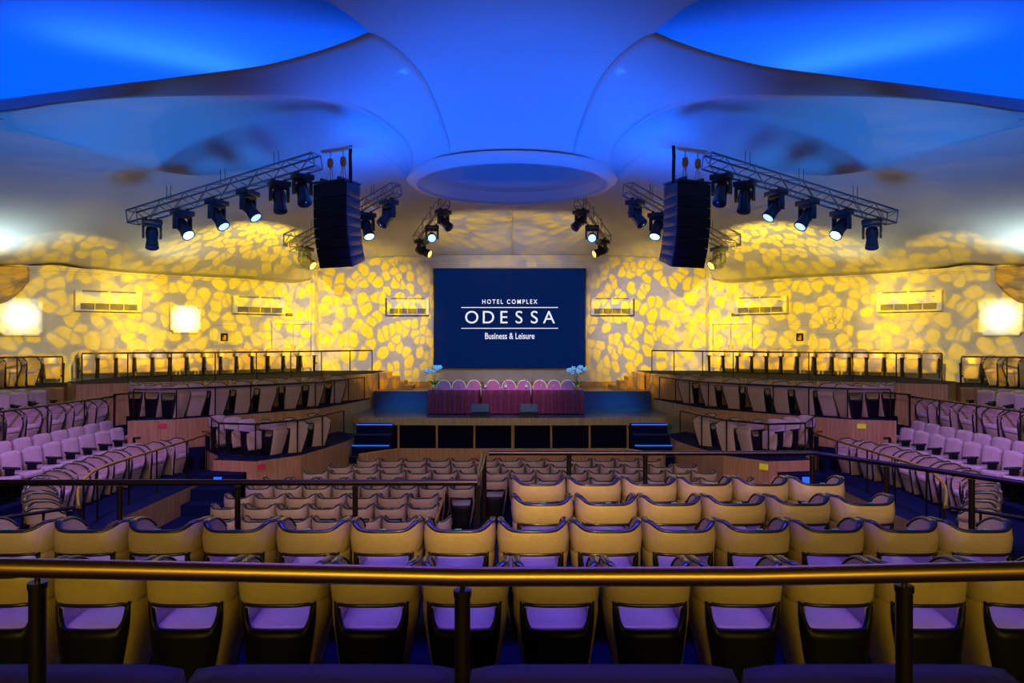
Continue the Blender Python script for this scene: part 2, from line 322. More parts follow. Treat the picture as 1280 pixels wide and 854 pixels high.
# low wooden wall before the stage
for a, b in (((-3.0, 19.1), (3.0, 19.1)), ((-3.85, 18.2), (-3.0, 19.1)), ((3.0, 19.1), (3.85, 18.2))):
    d = Vector((b[0]-a[0], b[1]-a[1])); n = Vector((-d.y, d.x)).normalized()*0.05
    slab('wall_orchestra_front', [(a[0]-n.x, a[1]-n.y), (b[0]-n.x, b[1]-n.y), (b[0]+n.x, b[1]+n.y), (a[0]+n.x, a[1]+n.y)], -2.84, ZA-0.1, top='woodedge')
for s in (-1, 1):
    side = 'left' if s < 0 else 'right'
    # blue carpeted steps up to the stage
    t = thing('stage_steps', 'dark blue steps with pale nosings climbing to the %s end of the stage' % side, 'stairs', W(s*4.0, 20.6, ZA), group='carpeted stage steps')
    for k in range(5):
        bm = bmesh.new(); h = (ZS-ZA)*(k+1)/5.6
        box(bm, 0, -0.85+0.3*k+0.15, h/2, 1.05, 0.30, h)
        st = frombm('step', bm, M['carpet'], t)
        bm = bmesh.new(); box(bm, 0, -0.85+0.3*k, h-0.0125, 1.05, 0.012, 0.03)
        frombm('nosing', bm, M['bluesign'] if k % 2 == 0 else M['stageblue'], st)
    # wooden steps at the stage back
    t = thing('wooden_steps', 'light wooden steps beside the %s tier, rising from the stage back' % side, 'stairs', W(s*4.15, 26.1, ZSB), group='wooden steps at the back of the stage')
    for k in range(4):
        bm = bmesh.new(); h = 0.15*(k+1); x = s*(-0.45+0.29*k)
        box(bm, x, 0, h/2, 0.29, 1.0, h, 0.008, 1); frombm('step', bm, M['wood'], t)

# ------------------------------------------------------------------ walls
WL = lambda k: 32.83/(1+0.791*k)                 # depth of the side wall at tangent k
def wallpt(x, z=0):                              # left wall point by pixel column
    k = (640-x)/F; d = WL(k); return W(-k*d, d, z)
Adir = Vector((0.7843, 0.6204, 0))               # along the left wall, towards the stage
Anor = Vector((0.6204, -0.7843, 0))              # out of the left wall into the hall
def quad_wall(name, pts_low, pts_high, m='plaster', thick=0.15, nrm=None):
    vs = list(pts_low)+list(pts_high); n = len(pts_low)
    fs = [(i, i+1, n+i+1, n+i) for i in range(n-1)]
    o = mesh(name, vs, fs, M[m]); md = o.modifiers.new('solidify', 'SOLIDIFY'); md.thickness = thick; md.offset = -1
    return struct(o)
def corn(x):                                     # pixel height of the side cornice
    return 335 + (355-335)*x/390
for s in (-1, 1):
    side = 'left' if s < 0 else 'right'
    fl = lambda v: Vector((-s*v.x, v.y, v.z))
    xs = [-420, -200, 0, 130, 260, 389]
    lo = [fl(wallpt(x, ZA)) for x in xs]
    hi = [fl(Vector((wallpt(x).x, wallpt(x).y, 2.32+E))) for x in xs]
    if s > 0: lo.reverse(); hi.reverse()
    quad_wall('wall_'+side, [v for v in lo], [v for v in hi])
    # cornice moulding
    bm = bmesh.new()
    prof = [(0.0, -0.06), (0.05, -0.06), (0.07, -0.02), (0.11, 0.0), (0.13, 0.05), (0.16, 0.07), (0.16, 0.10), (0.0, 0.10)]
    rows = []
    for x in (-420, 0, 200, 386):
        b = wallpt(x); z = (427-corn(max(x, 0)))/F*b.y if x >= 0 else 2.14
        rows.append([fl(Vector((b.x, b.y, 0)) + Anor*p + Vector((0, 0, z+q+E))) for p, q in prof])
    grid(bm, rows)
    struct(frombm('trim_cornice_'+side, bm, M['cornice'], autos=0.5))
# centre back wall with its higher arched cornice
DW = 27.5
carc = [(392, 345), (398, 335), (420, 331), (450, 326.5), (500, 323.5), (560, 322), (640, 322)]
carcF = carc + [(1280-x, y) for x, y in carc[-2::-1]]
hi = [pd(x, y, DW)+Vector((0, 0, 0.15)) for x, y in carcF]; lo = [Vector((p.x, p.y, ZA+E)) for p in hi]
quad_wall('wall_stage_back', lo, hi)
bm = bmesh.new(); rows = []
for x, y in carcF:
    p = pd(x, y, DW); rows.append([p+Vector((0, -a, b)) for a, b in ((0, -0.1), (0.05, -0.1), (0.08, -0.05), (0.13, -0.02), (0.16, 0.03), (0.2, 0.05), (0.2, 0.09), (0, 0.09))])
grid(bm, rows); struct(frombm('trim_cornice_stage', bm, M['cornice'], autos=0.5))
bm = bmesh.new(); box(bm, 0, DW-0.02, ZSB+E+0.09, 9.5, 0.04, 0.18); struct(frombm('baseboard_stage', bm, M['wood']))
for s in (-1, 1):
    a = wallpt(389); a = Vector((-s*a.x, a.y, 0)); b = Vector((s*7.58, DW, 0))
    quad_wall('wall_return_'+('left' if s < 0 else 'right'), [Vector((a.x, a.y, ZA+E)), Vector((b.x, b.y, ZA+E))], [Vector((a.x, a.y, 2.35+E)), Vector((b.x, b.y, 2.75+E))])
    bm = bmesh.new()
    box(bm, s*7.45, 27.2, 0.95+E, 0.12, 0.6, 3.5, 0.02, 1); struct(frombm('trim_pilaster_'+('left' if s < 0 else 'right'), bm, M['plaster']))

# ------------------------------------------------------------------ ceiling: stretched fabric panels between seams
def resample(P, n):
    P = [Vector(p) for p in P]
    # Catmull-Rom through the points, even in arc length
    D = []
    for i in range(len(P)-1):
        p0, p1, p2, p3 = P[max(i-1, 0)], P[i], P[i+1], P[min(i+2, len(P)-1)]
        for k in range(10):
            t = k/10; D.append(0.5*((2*p1)+(p2-p0)*t+(2*p0-5*p1+4*p2-p3)*t*t+(3*p1-p0-3*p2+p3)*t**3))
    D.append(P[-1]); L = [0]
    for i in range(1, len(D)): L.append(L[-1]+(D[i]-D[i-1]).length)
    out = []; j = 0
    for k in range(n+1):
        s_ = L[-1]*k/n
        while j < len(L)-2 and L[j+1] < s_: j += 1
        f = (s_-L[j])/max(L[j+1]-L[j], 1e-9); out.append(D[j].lerp(D[j+1], min(max(f, 0), 1)))
    return out
def panel(name, A, B, bulge, n=60, m=16, power=1.0, ms=None):
    A = resample(A, n); B = resample(B, n); rows = []
    for j in range(m+1):
        t = j/m; row = []
        for i in range(n+1):
            p = A[i].lerp(B[i], t); p.z += bulge*4*t*(1-t)*(min(1, (B[i]-A[i]).length/4))
            row.append(p)
        rows.append(row)
    bm = bmesh.new(); grid(bm, rows)
    o = frombm(name, bm, M['ceil'], smooth=True)
    md = o.modifiers.new('solidify', 'SOLIDIFY'); md.thickness = 0.03; md.offset = 0
    return struct(o)
RC, RR, RZ = 18.0, 2.42, 4.02       # ceiling ring: depth, radius, height
def ring(a, r=RR, z=RZ): return W(r*math.cos(a), RC + r*math.sin(a), z)
for s in (-1, 1):
    side = 'left' if s < 0 else 'right'
    fl = lambda L_: [Vector((-s*v.x, v.y, v.z)) for v in L_]
    low = [W(-21, 9.5, 2.1), W(-18.5, 16.5, 2.1)]
    for x, y in ((0, 333), (35, 332), (70, 331.0), (105, 336), (150, 341), (220, 345), (300, 349), (375, 353.5)):
        p = wallpt(x); low.append(W(p.x + 0.05, p.y-0.04, (427-y)/F*p.y))
    low += [pd(392, 343, 27.3), pd(402, 332, 27.45), pd(450, 325, 27.45), pd(520, 321, 27.45), pd(580, 320.5, 27.45), pd(640, 320.5, 27.45)]
    up = [W(-13.5, 6.5, 3.5), px(-60, 138, 3.55), px(0, 155, 3.6), px(50, 170, 3.62), px(100, 185, 3.65), px(150, 200, 3.68), px(200, 213, 3.72), px(260, 219, 3.76), px(330, 208, 3.84), px(400, 194, 3.9), px(470, 190, 3.95)]
    up += [ring(PI), ring(PI*0.86), ring(PI*0.72), ring(PI*0.6), ring(PI*0.5)]
    up0 = [p + Vector((0, 0.0, 0.16*math.sin(PI*min(1, max(0, (i_-1))/9.0)))) for i_, p in enumerate(up)]
    panel('ceiling_skirt_'+side, fl(low), fl(up0), 0.30, n=110, m=24)
    # lens shaped panel over the truss
    upP1 = up[1:12]
    hiP1 = [px(-60, 138, 3.55), px(0, 140, 3.72), px(75, 129, 3.9), px(150, 122, 4.05), px(225, 119, 4.15), px(300, 119, 4.25), px(360, 120, 4.3), px(420, 127, 4.35), px(460, 140, 4.33), px(490, 160, 4.27), px(512, 185, 4.15), ring(PI*1.05)]
    panel('ceiling_lens_'+side, fl(upP1), fl(hiP1), 0.50, n=70, m=14)
    # strip up to the lip of the high vault and the centre seam
    seam = [px(465, 42, 4.8), px(500, 64, 4.78), px(528, 95, 4.7), px(545, 130, 4.55), px(556, 160, 4.4), px(563, 183, 4.22), ring(PI*1.30)]
    lip = [px(-60, 130, 3.95), px(0, 125, 4.1), px(100, 112, 4.22), px(200, 99, 4.35), px(300, 87, 4.45), px(345, 79, 4.52), px(400, 64, 4.65), px(440, 50, 4.75)]
    panel('ceiling_strip_'+side, fl(hiP1), fl(lip + seam), -0.15, n=80, m=10)
    # high vault behind the lip
    rows = []
    for j in range(25):
        t = j/24; d = 1.0 + 16.5*t; row = []
        for i in range(31):
            u = i/30; X = -19 + 18.6*u
            z = 5.15 + 0.75*math.sin(PI*min(1, max(0, u)))*math.sin(PI*min(1, 0.12+t*0.85)) - (2.0*max(0, t-0.86)/0.14 if t > 0.86 else 0)*0.25
            row.append(W(-s*X, d, z))
        rows.append(row)
    bm = bmesh.new(); grid(bm, rows); o = frombm('ceiling_vault_'+side, bm, M['ceil'], smooth=True); struct(o)
# centre panel
leftS = [ring(PI*1.30), px(563, 183, 4.22), px(556, 160, 4.4), px(545, 130, 4.55), px(528, 95, 4.7), px(500, 64, 4.78), px(465, 42, 4.8), px(430, 14, 4.86), px(385, -12, 4.92), px(300, -60, 5.0), W(-4.0, 3.5, 5.05)]
Ls = resample(leftS, 50); rows = []
ringpts = []
for j, p in enumerate(Ls):
    row = []; t = j/50.0
    for i in range(25):
        u = i/24.0
        q = Vector((p.x*(1-2*u), p.y, p.z))
        near = 4*u*(1-u)
        if j == 0:
            a = PI*1.30 + PI*0.40*u; q = ring(a)
        else:
            dip = (RR*(1-abs(math.cos(PI*1.30+PI*0.4*u)/math.cos(PI*1.30)))*0.0)
            f = max(0, 1 - t/0.25)
            yr = ring(PI*1.30+PI*0.40*u).y - ring(PI*1.30).y
            q.y += yr*f
            q.z += 0.32*near*min(1, t*3)
        row.append(q)
    rows.append(row)
bm = bmesh.new(); grid(bm, rows); o = frombm('ceiling_centre', bm, M['ceil'], smooth=True); struct(o)
# ring with its recessed dish
bm = bmesh.new()
lathe(bm, [(2.62, 0.06), (2.60, -0.05), (2.50, -0.13), (2.36, -0.15), (2.26, -0.10), (2.20, 0.02), (2.16, 0.16), (2.02, 0.22), (1.96, 0.30), (1.9, 0.42)], (0, RC, RZ+E), 72)
struct(frombm('trim_ceiling_ring', bm, M['cornice'], autos=0.6))
bm = bmesh.new(); lathe(bm, [(1.98, 0.26), (1.7, 0.62), (1.3, 0.86), (0.8, 1.0), (0.3, 1.05), (0.02, 1.06)], (0, RC, RZ+E), 16)
struct(frombm('ceiling_ring_dish', bm, M['ceil']))
bm = bmesh.new(); box(bm, 0, 8, 6.9+E, 60, 50, 0.2); struct(frombm('roof', bm, M['roofbrown']))

# ------------------------------------------------------------------ the two kinds of auditorium seat
def hs(th):                                        # horseshoe plan, th in degrees, 0 = back centre, beyond 90 runs forward along the arm
    sg = 1 if th >= 0 else -1; a = abs(th)
    if a <= 90:
        r = math.radians(a); return Vector((sg*0.272*math.sin(r)**0.62, -0.27*math.cos(r)**0.62, 0))
    return Vector((sg*(0.272-0.012*(a-90)/40), (a-90)/40*0.22, 0))
def rim(th):
    a = abs(th)
    if a < 90: return 0.775 + 0.052*(math.sin(math.radians(min(a*1.35, 90)))**5) - 0.012*(max(0, (a-64)/26))**1.4
    return 0.815 - 0.115*((a-90)/40)**1.7
def squeeze(p, z):                                 # the lower body narrows towards its foot
    t = max(0, min(1, z/0.50))
    k = 0.80 + 0.20*t; kx = 0.64 + 0.36*t**0.9
    return Vector((p.x*kx, p.y*k - 0.075*(1-t), z))
def make_tub():
    t = thing('tub_chair', 'x', 'chair')
    ths = [-130+260*i/52 for i in range(53)]
    bm = bmesh.new()
    def col(th, z): return squeeze(hs(th), z)
    band = []
    for f in (0, 0.12, 0.5, 0.88, 1.0):
        row = []
        for th in ths:
            top = rim(th); bot = 0.60 + (0.008 if abs(th) < 55 else 0) ; z = top+(bot-top)*f
            p = col(th, z); n = Vector((p.x, p.y, 0)).normalized() if p.length > 0 else Vector()
            p += n*0.014*math.sin(PI*f); row.append(p)
        band.append(row)
    grid(bm, band)
    for sg in (-1, 1):
        rows = []
        for z in (0.60, 0.52, 0.46, 0.40, 0.32, 0.22, 0.12, 0.0):
            row = []
            for k in range(9):
                a = 42 + (130-42)*k/8
                p = col(sg*a, z); row.append(p)
            rows.append(row)
        grid(bm, rows)
    bmesh.ops.remove_doubles(bm, verts=bm.verts[:], dist=0.0005)
    o = frombm('shell', bm, M['leather'], t, smooth=True)
    bake(o, ('SOLIDIFY', dict(thickness=0.035, offset=-1)), ('BEVEL', dict(width=0.008, segments=2, limit_method='ANGLE', angle_limit=0.9)))
    for p in o.data.polygons: p.use_smooth = True
    bm = bmesh.new(); pts = []
    for th in ths:
        p = hs(th); p.z = rim(th)+0.006; q = p*0.94; pts.append(Vector((q.x, q.y, p.z)))
    tube(bm, pts, 0.026, 8, 0.5)
    # the rim trim turns down the arm fronts
    for sg in (-1, 1):
        pp = [Vector((sg*0.245, 0.215, 0.69)), Vector((sg*0.248, 0.228, 0.57))] + [squeeze(hs(sg*130), z_)*1.0 + Vector((-sg*0.012, 0.008, 0)) for z_ in (0.5, 0.38, 0.25, 0.12, 0.02)]
        tube(bm, pp, 0.02, 6)
    frombm('piping', bm, M['piping'], t, smooth=True)
    # black back panel with the U shaped opening above it
    bm = bmesh.new(); rows = []
    nz = 8
    for i in range(nz+1):
        f = i/nz; row = []
        for k in range(31):
            a = -46+92*k/30; x = abs(hs(a).x)
            top = 0.455 + 0.16*max(0, min(1, (x-0.165)/0.045))**2
            z = top + (0.01-top)*f
            p = squeeze(hs(a), z)*1.0; p.y += 0.012; row.append(p)
        rows.append(row)
    grid(bm, rows)
    o = frombm('back_panel', bm, M['black'], t, smooth=True); bake(o, ('SOLIDIFY', dict(thickness=0.03, offset=0)))
    bm = bmesh.new()
    box(bm, 0, 0.0, 0.405, 0.44, 0.43, 0.12, 0.045, 3, Matrix.Rotation(math.radians(5), 3, 'X'))
    frombm('seat_cushion', bm, M['cushion'], t, smooth=True)
    bm = bmesh.new(); box(bm, 0, -0.02, 0.17, 0.34, 0.26, 0.34, 0.02, 2, taper=(0.7, 0.5)); frombm('seat_base', bm, M['black'], t)
    bm = bmesh.new(); box(bm, 0, 0.135, 0.19, 0.40, 0.06, 0.36, 0.025, 3, Matrix.Rotation(math.radians(-12), 3, 'X'), taper=(0.42, 0.8)); frombm('front_panel', bm, M['leather'], t, smooth=True)
    bm = bmesh.new(); tube(bm, [hs(a)*1.0 + Vector((0, 0, 0.607 - 0.012*max(0, (abs(a)-36)/6))) for a in range(-42, 43, 4)], 0.013, 6)
    frombm('opening_trim', bm, M['piping'], t, smooth=True)
    bm = bmesh.new(); box(bm, 0, -0.256, 0.798, 0.05, 0.028, 0.006, 0.002, 1); frombm('number_tag', bm, M['tag'], t)
    return t
def make_pad(folded, near=False):
    t = thing('theatre_seat', 'x', 'chair')
    bm = bmesh.new()
    rt = Matrix.Rotation(math.radians(9), 3, 'X')
    nu, nv = 12, 14; W2, H = (0.235, 0.47) if not near else (0.292, 0.46)
    front, back = [], []
    for j in range(nv+1):
        v = j/nv; rf, rb = [], []
        zz = v*H
        for i in range(nu+1):
            u = -1+2*i/nu
            rx = W2*(1-0.10*(1-v))
            if near: v_ = 0
            corner = max(0, v-0.82)/0.18
            x = u*rx*(1-(0.16 if not near else 0.03)*corner**2)
            z = zz - (0.03*corner*abs(u)**3 if not near else 0.012*corner*abs(u)**8)
            bul = 0.04*(1-abs(u)**4)*(1-abs(2*v-1)**6)
            groove = -0.007 if j in (6, 8, 10) and abs(u) < 0.7 else 0
            rf.append(rt @ Vector((x, 0.035+bul+groove, z)) + Vector((0, -0.20, 0.40)))
            rb.append(rt @ Vector((x, -0.05-0.02*(1-abs(u)**3), z)) + Vector((0, -0.20, 0.40)))
        front.append(rf); back.append(rb)
    F_ = grid(bm, front); B_ = grid(bm, back)
    loopF = F_[0] + [r[-1] for r in F_[1:]] + F_[-1][-2::-1] + [r[0] for r in F_[-2:0:-1]]
    loopB = B_[0] + [r[-1] for r in B_[1:]] + B_[-1][-2::-1] + [r[0] for r in B_[-2:0:-1]]
    for i in range(len(loopF)):
        j = (i+1) % len(loopF); bm.faces.new((loopF[i], loopF[j], loopB[j], loopB[i]))
    frombm('back_pad', bm, M['purple'] if near else M['cushion'], t, smooth=True)
    bm = bmesh.new()
    if folded:
        box(bm, 0, 0.02, 0.36, 0.44, 0.10, 0.44, 0.04, 3, Matrix.Rotation(math.radians(8), 3, 'X'), taper=(0.86, 0.7))
    else:
        box(bm, 0, 0.06, 0.42, 0.44, 0.46, 0.12, 0.045, 3, Matrix.Rotation(math.radians(4), 3, 'X'))
    frombm('seat_cushion', bm, M['leather'] if folded else M['cushion'], t, smooth=True)
    for sg in (-1, 1):
        bm = bmesh.new()
        box(bm, sg*0.265, -0.02, 0.29, 0.065, 0.17, 0.58, 0.01, 1, taper=(0.5, 0.75)); box(bm, sg*0.265, -0.02, 0.01, 0.06, 0.34, 0.02, 0.004, 1)
        a = frombm('arm_post', bm, M['black'], t)
        bm = bmesh.new(); box(bm, sg*0.265, 0.02, 0.595, 0.055, 0.34, 0.035, 0.012, 2); frombm('armrest', bm, M['black'], a)
    bm = bmesh.new(); box(bm, 0, -0.05, 0.22, 0.5, 0.05, 0.05, 0.01, 1); frombm('cross_bar', bm, M['black'], t)
    return t
TUB = make_tub(); PADF = make_pad(True); PADS = make_pad(False); NEAR = make_pad(False, True)
used = set()
def seat(proto, X, d, z, head, label, group):
    rz = math.radians(head-90); loc = W(X, d, z)
    if proto.name not in used:
        used.add(proto.name); proto.location = loc; proto.rotation_euler = (0, 0, rz); proto['label'] = label; proto['group'] = group; return proto
    return dup(proto, loc, rz, label, group)
def row_labels(n, what, where):
    return ['%s, %s from the left %s' % (what, ORD[i], where) for i in range(n)]

# nearest seats right behind the handrail
L_ = row_labels(4, 'dark seat back', 'directly behind the near handrail')
for i, xc in enumerate((42, 399, 757, 1112)):
    seat(NEAR, (xc-640)/F*1.5, 1.5+0.30, ZC, 90, L_[i], 'seats directly behind the near handrail')
rowsB = [(4.42, [697+117.5*k for k in range(-6, 6)], 'in the nearest full row of the near block'), (5.47, [667+94.4*k for k in range(-7, 7)], 'in the second row of the near block'),
         (6.37, [679+82*k for k in range(6)], 'in the third row of the near block'), (7.25, [674+71*k for k in range(6)], 'in the fourth row of the near block')]
for d, xs, wh in rowsB:
    L_ = row_labels(len(xs), 'tan tub chair', wh)
    for i, xc in enumerate(xs):
        seat(TUB, (xc-640)/F*d, d+0.27, ZB, 90, L_[i], 'tub chairs ' + wh)
# stalls on the low floor
rowsA = [(17.6, -3.84, 13), (16.75, -4.33, 15), (15.95, -4.69, 16), (15.1, -5.3, 18), (14.3, -5.36, 8), (13.45, -5.45, 7), (12.6, -5.35, 7), (11.7, -5.05, 7)]
rn = ['frontmost stalls row', 'second stalls row', 'third stalls row', 'fourth stalls row', 'fifth stalls row, left half', 'sixth stalls row, left half', 'seventh stalls row, left half', 'eighth stalls row, left half']
for (d, x0, n), nm in zip(rowsA, rn):
    for i in range(n):
        seat(TUB, x0+0.29+0.58*i, d+0.27, ZA, 90, 'small tub chair, %s from the left of the %s' % (ORD[i], nm), 'chairs of the '+nm)

def along(P, pitch, n):
    P = [Vector((p[0], p[1], 0)) for p in P]; out = []; seg = 0; pos = P[0].copy(); rem = 0
    R = resample(P, 400); acc = 0; nxt = 0
    for i in range(len(R)-1):
        t = (R[i+1]-R[i]); L = t.length
        while nxt <= acc+L+1e-9 and len(out) < n:
            out.append((R[i]+t*((nxt-acc)/L), math.degrees(math.atan2(t.y, t.x)))); nxt += pitch
        acc += L
    return out
# side banks: lists written for the left
for s in (-1, 1):
    side = 'left' if s < 0 else 'right'
    def put(proto, X, d, z, head, label, group, sc=1.0):
        h = head if s < 0 else 180-head
        seat(proto, -s*X, d, z, h, label, group).scale = (sc,)*3
    G = along([(-8.15, 17.35), (-8.45, 16.0), (-8.45, 14.5), (-8.3, 13.2), (-7.95, 12.2), (-7.35, 11.3), (-6.85, 10.6), (-6.45, 10.0)], 0.74, 12)
    for i, (p, a) in enumerate(G):
        put(TUB, p.x, p.y, ZL1, a+90, 'violet-lit tub chair, %s from the stage end of the %s bank front row' % (ORD[i], side), 'front row of the %s bank' % side)
    for i in range(9):
        d = 17.5-0.62*i
        put(PADS, -9.38, d, ZL1A, -8, 'quilted violet-lit seat, %s from the stage end, %s bank second row' % (ORD[i], side), 'second row of the %s bank' % side)
    for i in range(8):
        put(PADS, -9.98, 18.1-0.62*i, ZL1B, -8, 'quilted violet-lit seat, %s from the stage end, %s bank third row' % (ORD[i], side), 'third row of the %s bank' % side)
    for i, (x, d) in enumerate(((121, 18.3), (93.5, 17.55), (65.6, 16.75), (35, 15.9), (10, 15.15), (-20, 14.4))):
        put(TUB, -(640-x)/F*d-0.08, d, ZL2, -2, 'tub chair, %s from the stage end of the %s upper bank front row' % (ORD[i], side), 'front row of the %s upper bank' % side)
    for i, (x, d) in enumerate(((53, 18.45), (28, 17.6), (5, 16.9), (-18, 16.2))):
        put(PADS, -(640-x)/F*d, d, ZL2A, -30, 'quilted seat, %s from the stage end of the %s upper bank second row' % (ORD[i], side), 'second row of the %s upper bank' % side)
    for i, (x, d) in enumerate(((36, 19.1), (11.5, 18.3))):
        put(PADS, -(640-x)/F*d, d, ZL2A, -30, 'quilted seat, %s from the stage end of the %s upper bank third row' % (ORD[i], side), 'third row of the %s upper bank' % side)
    for i, (x, d) in enumerate(((34, 20.3), (8, 19.7))):
        put(TUB, -(640-x)/F*d, d, ZL3, -10, 'tub chair, %s from the stage end of the %s outer bank row' % (ORD[i], side), 'outer bank row on the %s' % side)
    for i, x in enumerate((66, 38, 9)):
        k = (640-x)/F; d = 32.1/(1+0.791*k)
        put(PADF, -k*d, d, ZL3 if x < 60 else ZL3, -52, 'folded seat below the sconce, %s from the stage end, %s outer bank' % (ORD[i], side), 'folded seats below the %s outer sconce' % side)
    # top tier along the side wall
    xs = [110, 133, 156, 179, 201, 222, 244, 265, 285, 305, 324, 344, 363, 384] if s < 0 else [118, 141, 163, 186, 207, 229, 251, 273, 294, 313, 331, 349, 367, 385]
    for i, x in enumerate(xs):
        k = (640-x)/F; d = 31.75/(1+0.791*k)
        put(PADF, -k*d, d, ZT3, -52, 'folded seat by the wall, %s from the outer end, %s top tier' % (ORD[i], side), 'folded seats of the %s top tier' % side)
    for i, (x, d) in enumerate(((178, 18.95), (198, 18.75), (219, 18.55), (243, 19.05), (271, 19.35), (302, 19.8), (331, 20.3), (362, 21.0), (391, 21.9), (419, 23.0))):
        k = (640-x)/F
        h = 72 if i < 3 else 40
        put(TUB, -k*d, d, ZT2, h, 'beige tub chair, %s from the outer end of the %s middle tier' % (ORD[i], side), 'tub chairs on the %s middle tier' % side, 1.05)
    for i, (x, d, h) in enumerate(((279, 18.25, -35), (298, 17.8, -35), (317, 17.35, -35), (342, 17.7, 60), (369, 18.0, 38), (398, 19.1, 38))):
        k = (640-x)/F
        put(PADF if i < 3 else TUB, -k*d, d, ZT1, h, 'beige seat, %s from the outer end of the %s lower tier' % (ORD[i], side), 'seats on the %s lower tier' % side)

# ------------------------------------------------------------------ railings
def railing(label, pts, zr, zf, posts, r=0.024, rp=0.017, group=None, mat_r='bronze', mat_p='bronze', smooth=0):
    """pts: plan points, zr rail height(s), posts: plan points with the floor below them"""
    t = thing('railing', label, 'railing', W(posts[0][0], posts[0][1], zf), group=group)
    o0 = t.location
    P = [W(p[0], p[1], (p[2] if len(p) > 2 else zr)) - o0 for p in pts]
    if smooth: P = resample(P, smooth)
    bm = bmesh.new(); tube(bm, P, r, 10); frombm('handrail', bm, M[mat_r], t, autos=0.9)
    for p in posts:
        z = p[2] if len(p) > 2 else zr
        bm = bmesh.new(); a = W(p[0], p[1], zf)-o0; b = W(p[0], p[1], z-r*1.5)-o0
        cyl(bm, a, b, rp, seg=12); cyl(bm, b, b+Vector((0, 0, 0.012)), rp*1.15, seg=12); cyl(bm, b, W(p[0], p[1], z)-o0, rp*0.32, seg=8)
        cyl(bm, a, a+Vector((0, 0, 0.012)), rp*2.0, seg=12)
        frombm('post', bm, M[mat_p], t, autos=0.6)
    return t
def near_curve(X): return 1.40 + 0.012*(X/1.0)**2*0
railing('thick dark brass handrail on three posts nearest the viewer', [(-2.6, 1.415, -0.443), (-1.0, 1.405, -0.441), (-0.1, 1.40, -0.4575), (0.45, 1.40, -0.457), (1.0, 1.41, -0.449), (2.6, 1.42, -0.443)], -0.445, ZC, [((47-640)/F*1.4, 1.4, -0.452), ((578-640)/F*1.4, 1.4, -0.467), ((1130-640)/F*1.4, 1.4, -0.458)], r=0.0185, rp=0.0155, mat_r='brass')
bmz = -1.215
X1, X2 = -0.30, 3.26
railing('dark handrail across the drop before the left half of the near block', [(-5.6, 6.2), (X1, 6.2), (X1, 6.9), (X1, 7.8)], bmz, ZB, [((x-640)/F*6.2, 6.2) for x in (150, 297, 444)] + [(X1, 6.22), (X1, 7.78)], r=0.027, rp=0.024)
railing('dark handrail before the fourth row bending away at the right side', [(X1+0.05, 7.84), (X2, 7.84), (3.9, 6.9), (4.45, 6.05)], bmz, ZB, [(0.62, 7.84), (1.45, 7.84), (X2, 7.82), (3.72, 7.15), (4.15, 6.5)], r=0.026, rp=0.026)
railing('slim brass handrail down the centre aisle beside the left stalls', [(-1.25, 13.7, -2.79), (-1.20, 12.2, -2.79), (-1.17, 10.6, -2.79)], -2.79, ZA, [(-1.25, 13.6), (-1.18, 11.9)], r=0.02, rp=0.016, mat_r='brass')
for s in (-1, 1):
    side = 'left' if s < 0 else 'right'
    q = lambda P: [(-s*p[0],)+tuple(p[1:]) for p in P]
    T3 = [(-11.2, 18.75), (-9.4, 19.87), (-7.5, 21.12), (-6.06, 22.9), (-4.86, 25.0)]
    railing('thin railing along the edge of the %s top tier' % side, q(T3), ZT3+0.80, ZT3, q([(-11.2, 18.75), (-10.3, 19.3), (-9.4, 19.87), (-8.45, 20.5), (-7.5, 21.12), (-6.76, 22.0), (-6.06, 22.9), (-5.4, 24.0), (-4.86, 25.0)]))
    T2 = [(-9.38, 17.85), (-8.45, 18.13), (-7.06, 19.45), (-5.72, 20.95), (-5.2, 22.9), (-4.95, 24.15)]
    railing('thin railing along the edge of the %s middle tier' % side, q(T2), ZT2+0.76, ZT2, q([(-9.38, 17.85), (-8.45, 18.13), (-7.75, 18.8), (-7.06, 19.45), (-6.4, 20.2), (-5.72, 20.95), (-5.4, 21.9), (-5.2, 22.9), (-4.95, 24.15)]))
    T1 = [(-6.85, 16.82), (-5.92, 16.62), (-5.2, 17.45), (-4.9, 18.6), (-4.65, 19.9)]
    railing('thin railing along the edge of the %s lower tier' % side, q([(-7.6, 18.15), (-6.85, 16.82)]+T1[1:]), ZT1+0.84, ZT1, q(T1 + [(-7.5, 17.97)]))
    B1 = [(-7.9, 18.35), (-7.55, 18.0), (-7.5, 16.6), (-7.5, 14.1), (-7.42, 12.9), (-7.12, 12.0), (-6.75, 11.2), (-6.15, 10.2), (-5.98, 9.95)]
    railing('curved brass and dark railing round the front of the %s bank' % side, q(B1), ZL1+0.9, ZL1, q([(-7.55, 17.8), (-7.5, 16.6), (-7.5, 15.2), (-7.5, 14.1), (-7.4, 12.85), (-7.05, 11.85), (-6.0, 10.0)]), smooth=60, mat_r='brass')
    railing('railing leading outward from the near corner of the %s bank' % side, q([(-6.04, 9.95), (-7.2, 8.7)]), ZL1+0.9, ZL1, q([(-6.3, 9.68), (-7.1, 8.8)]))
    railing('railing along the front of the %s upper bank' % side, q([(-10.45, 19.0), (-10.45, 17.0), (-10.45, 14.0), (-10.6, 12.2)]), ZL2+0.86, ZL2, q([(-10.45, 18.9), (-10.45, 17.6), (-10.45, 16.2), (-10.45, 14.8), (-10.5, 13.2)]))
    railing('short railing before the %s outer bank by the wall' % side, q([(-12.42, 19.9), (-13.3, 19.35), (-14.4, 18.25)]), ZL3+0.83, ZL3, q([(-12.42, 19.9), (-13.3, 19.35), (-14.3, 18.35)]))
    railing('short aisle railing beside the stairs of the %s upper bank' % side, q([(-9.9, 17.9), (-9.5, 19.0)]), ZL1B+1.55, ZL1B, q([(-9.9, 17.94), (-9.52, 18.9)]))

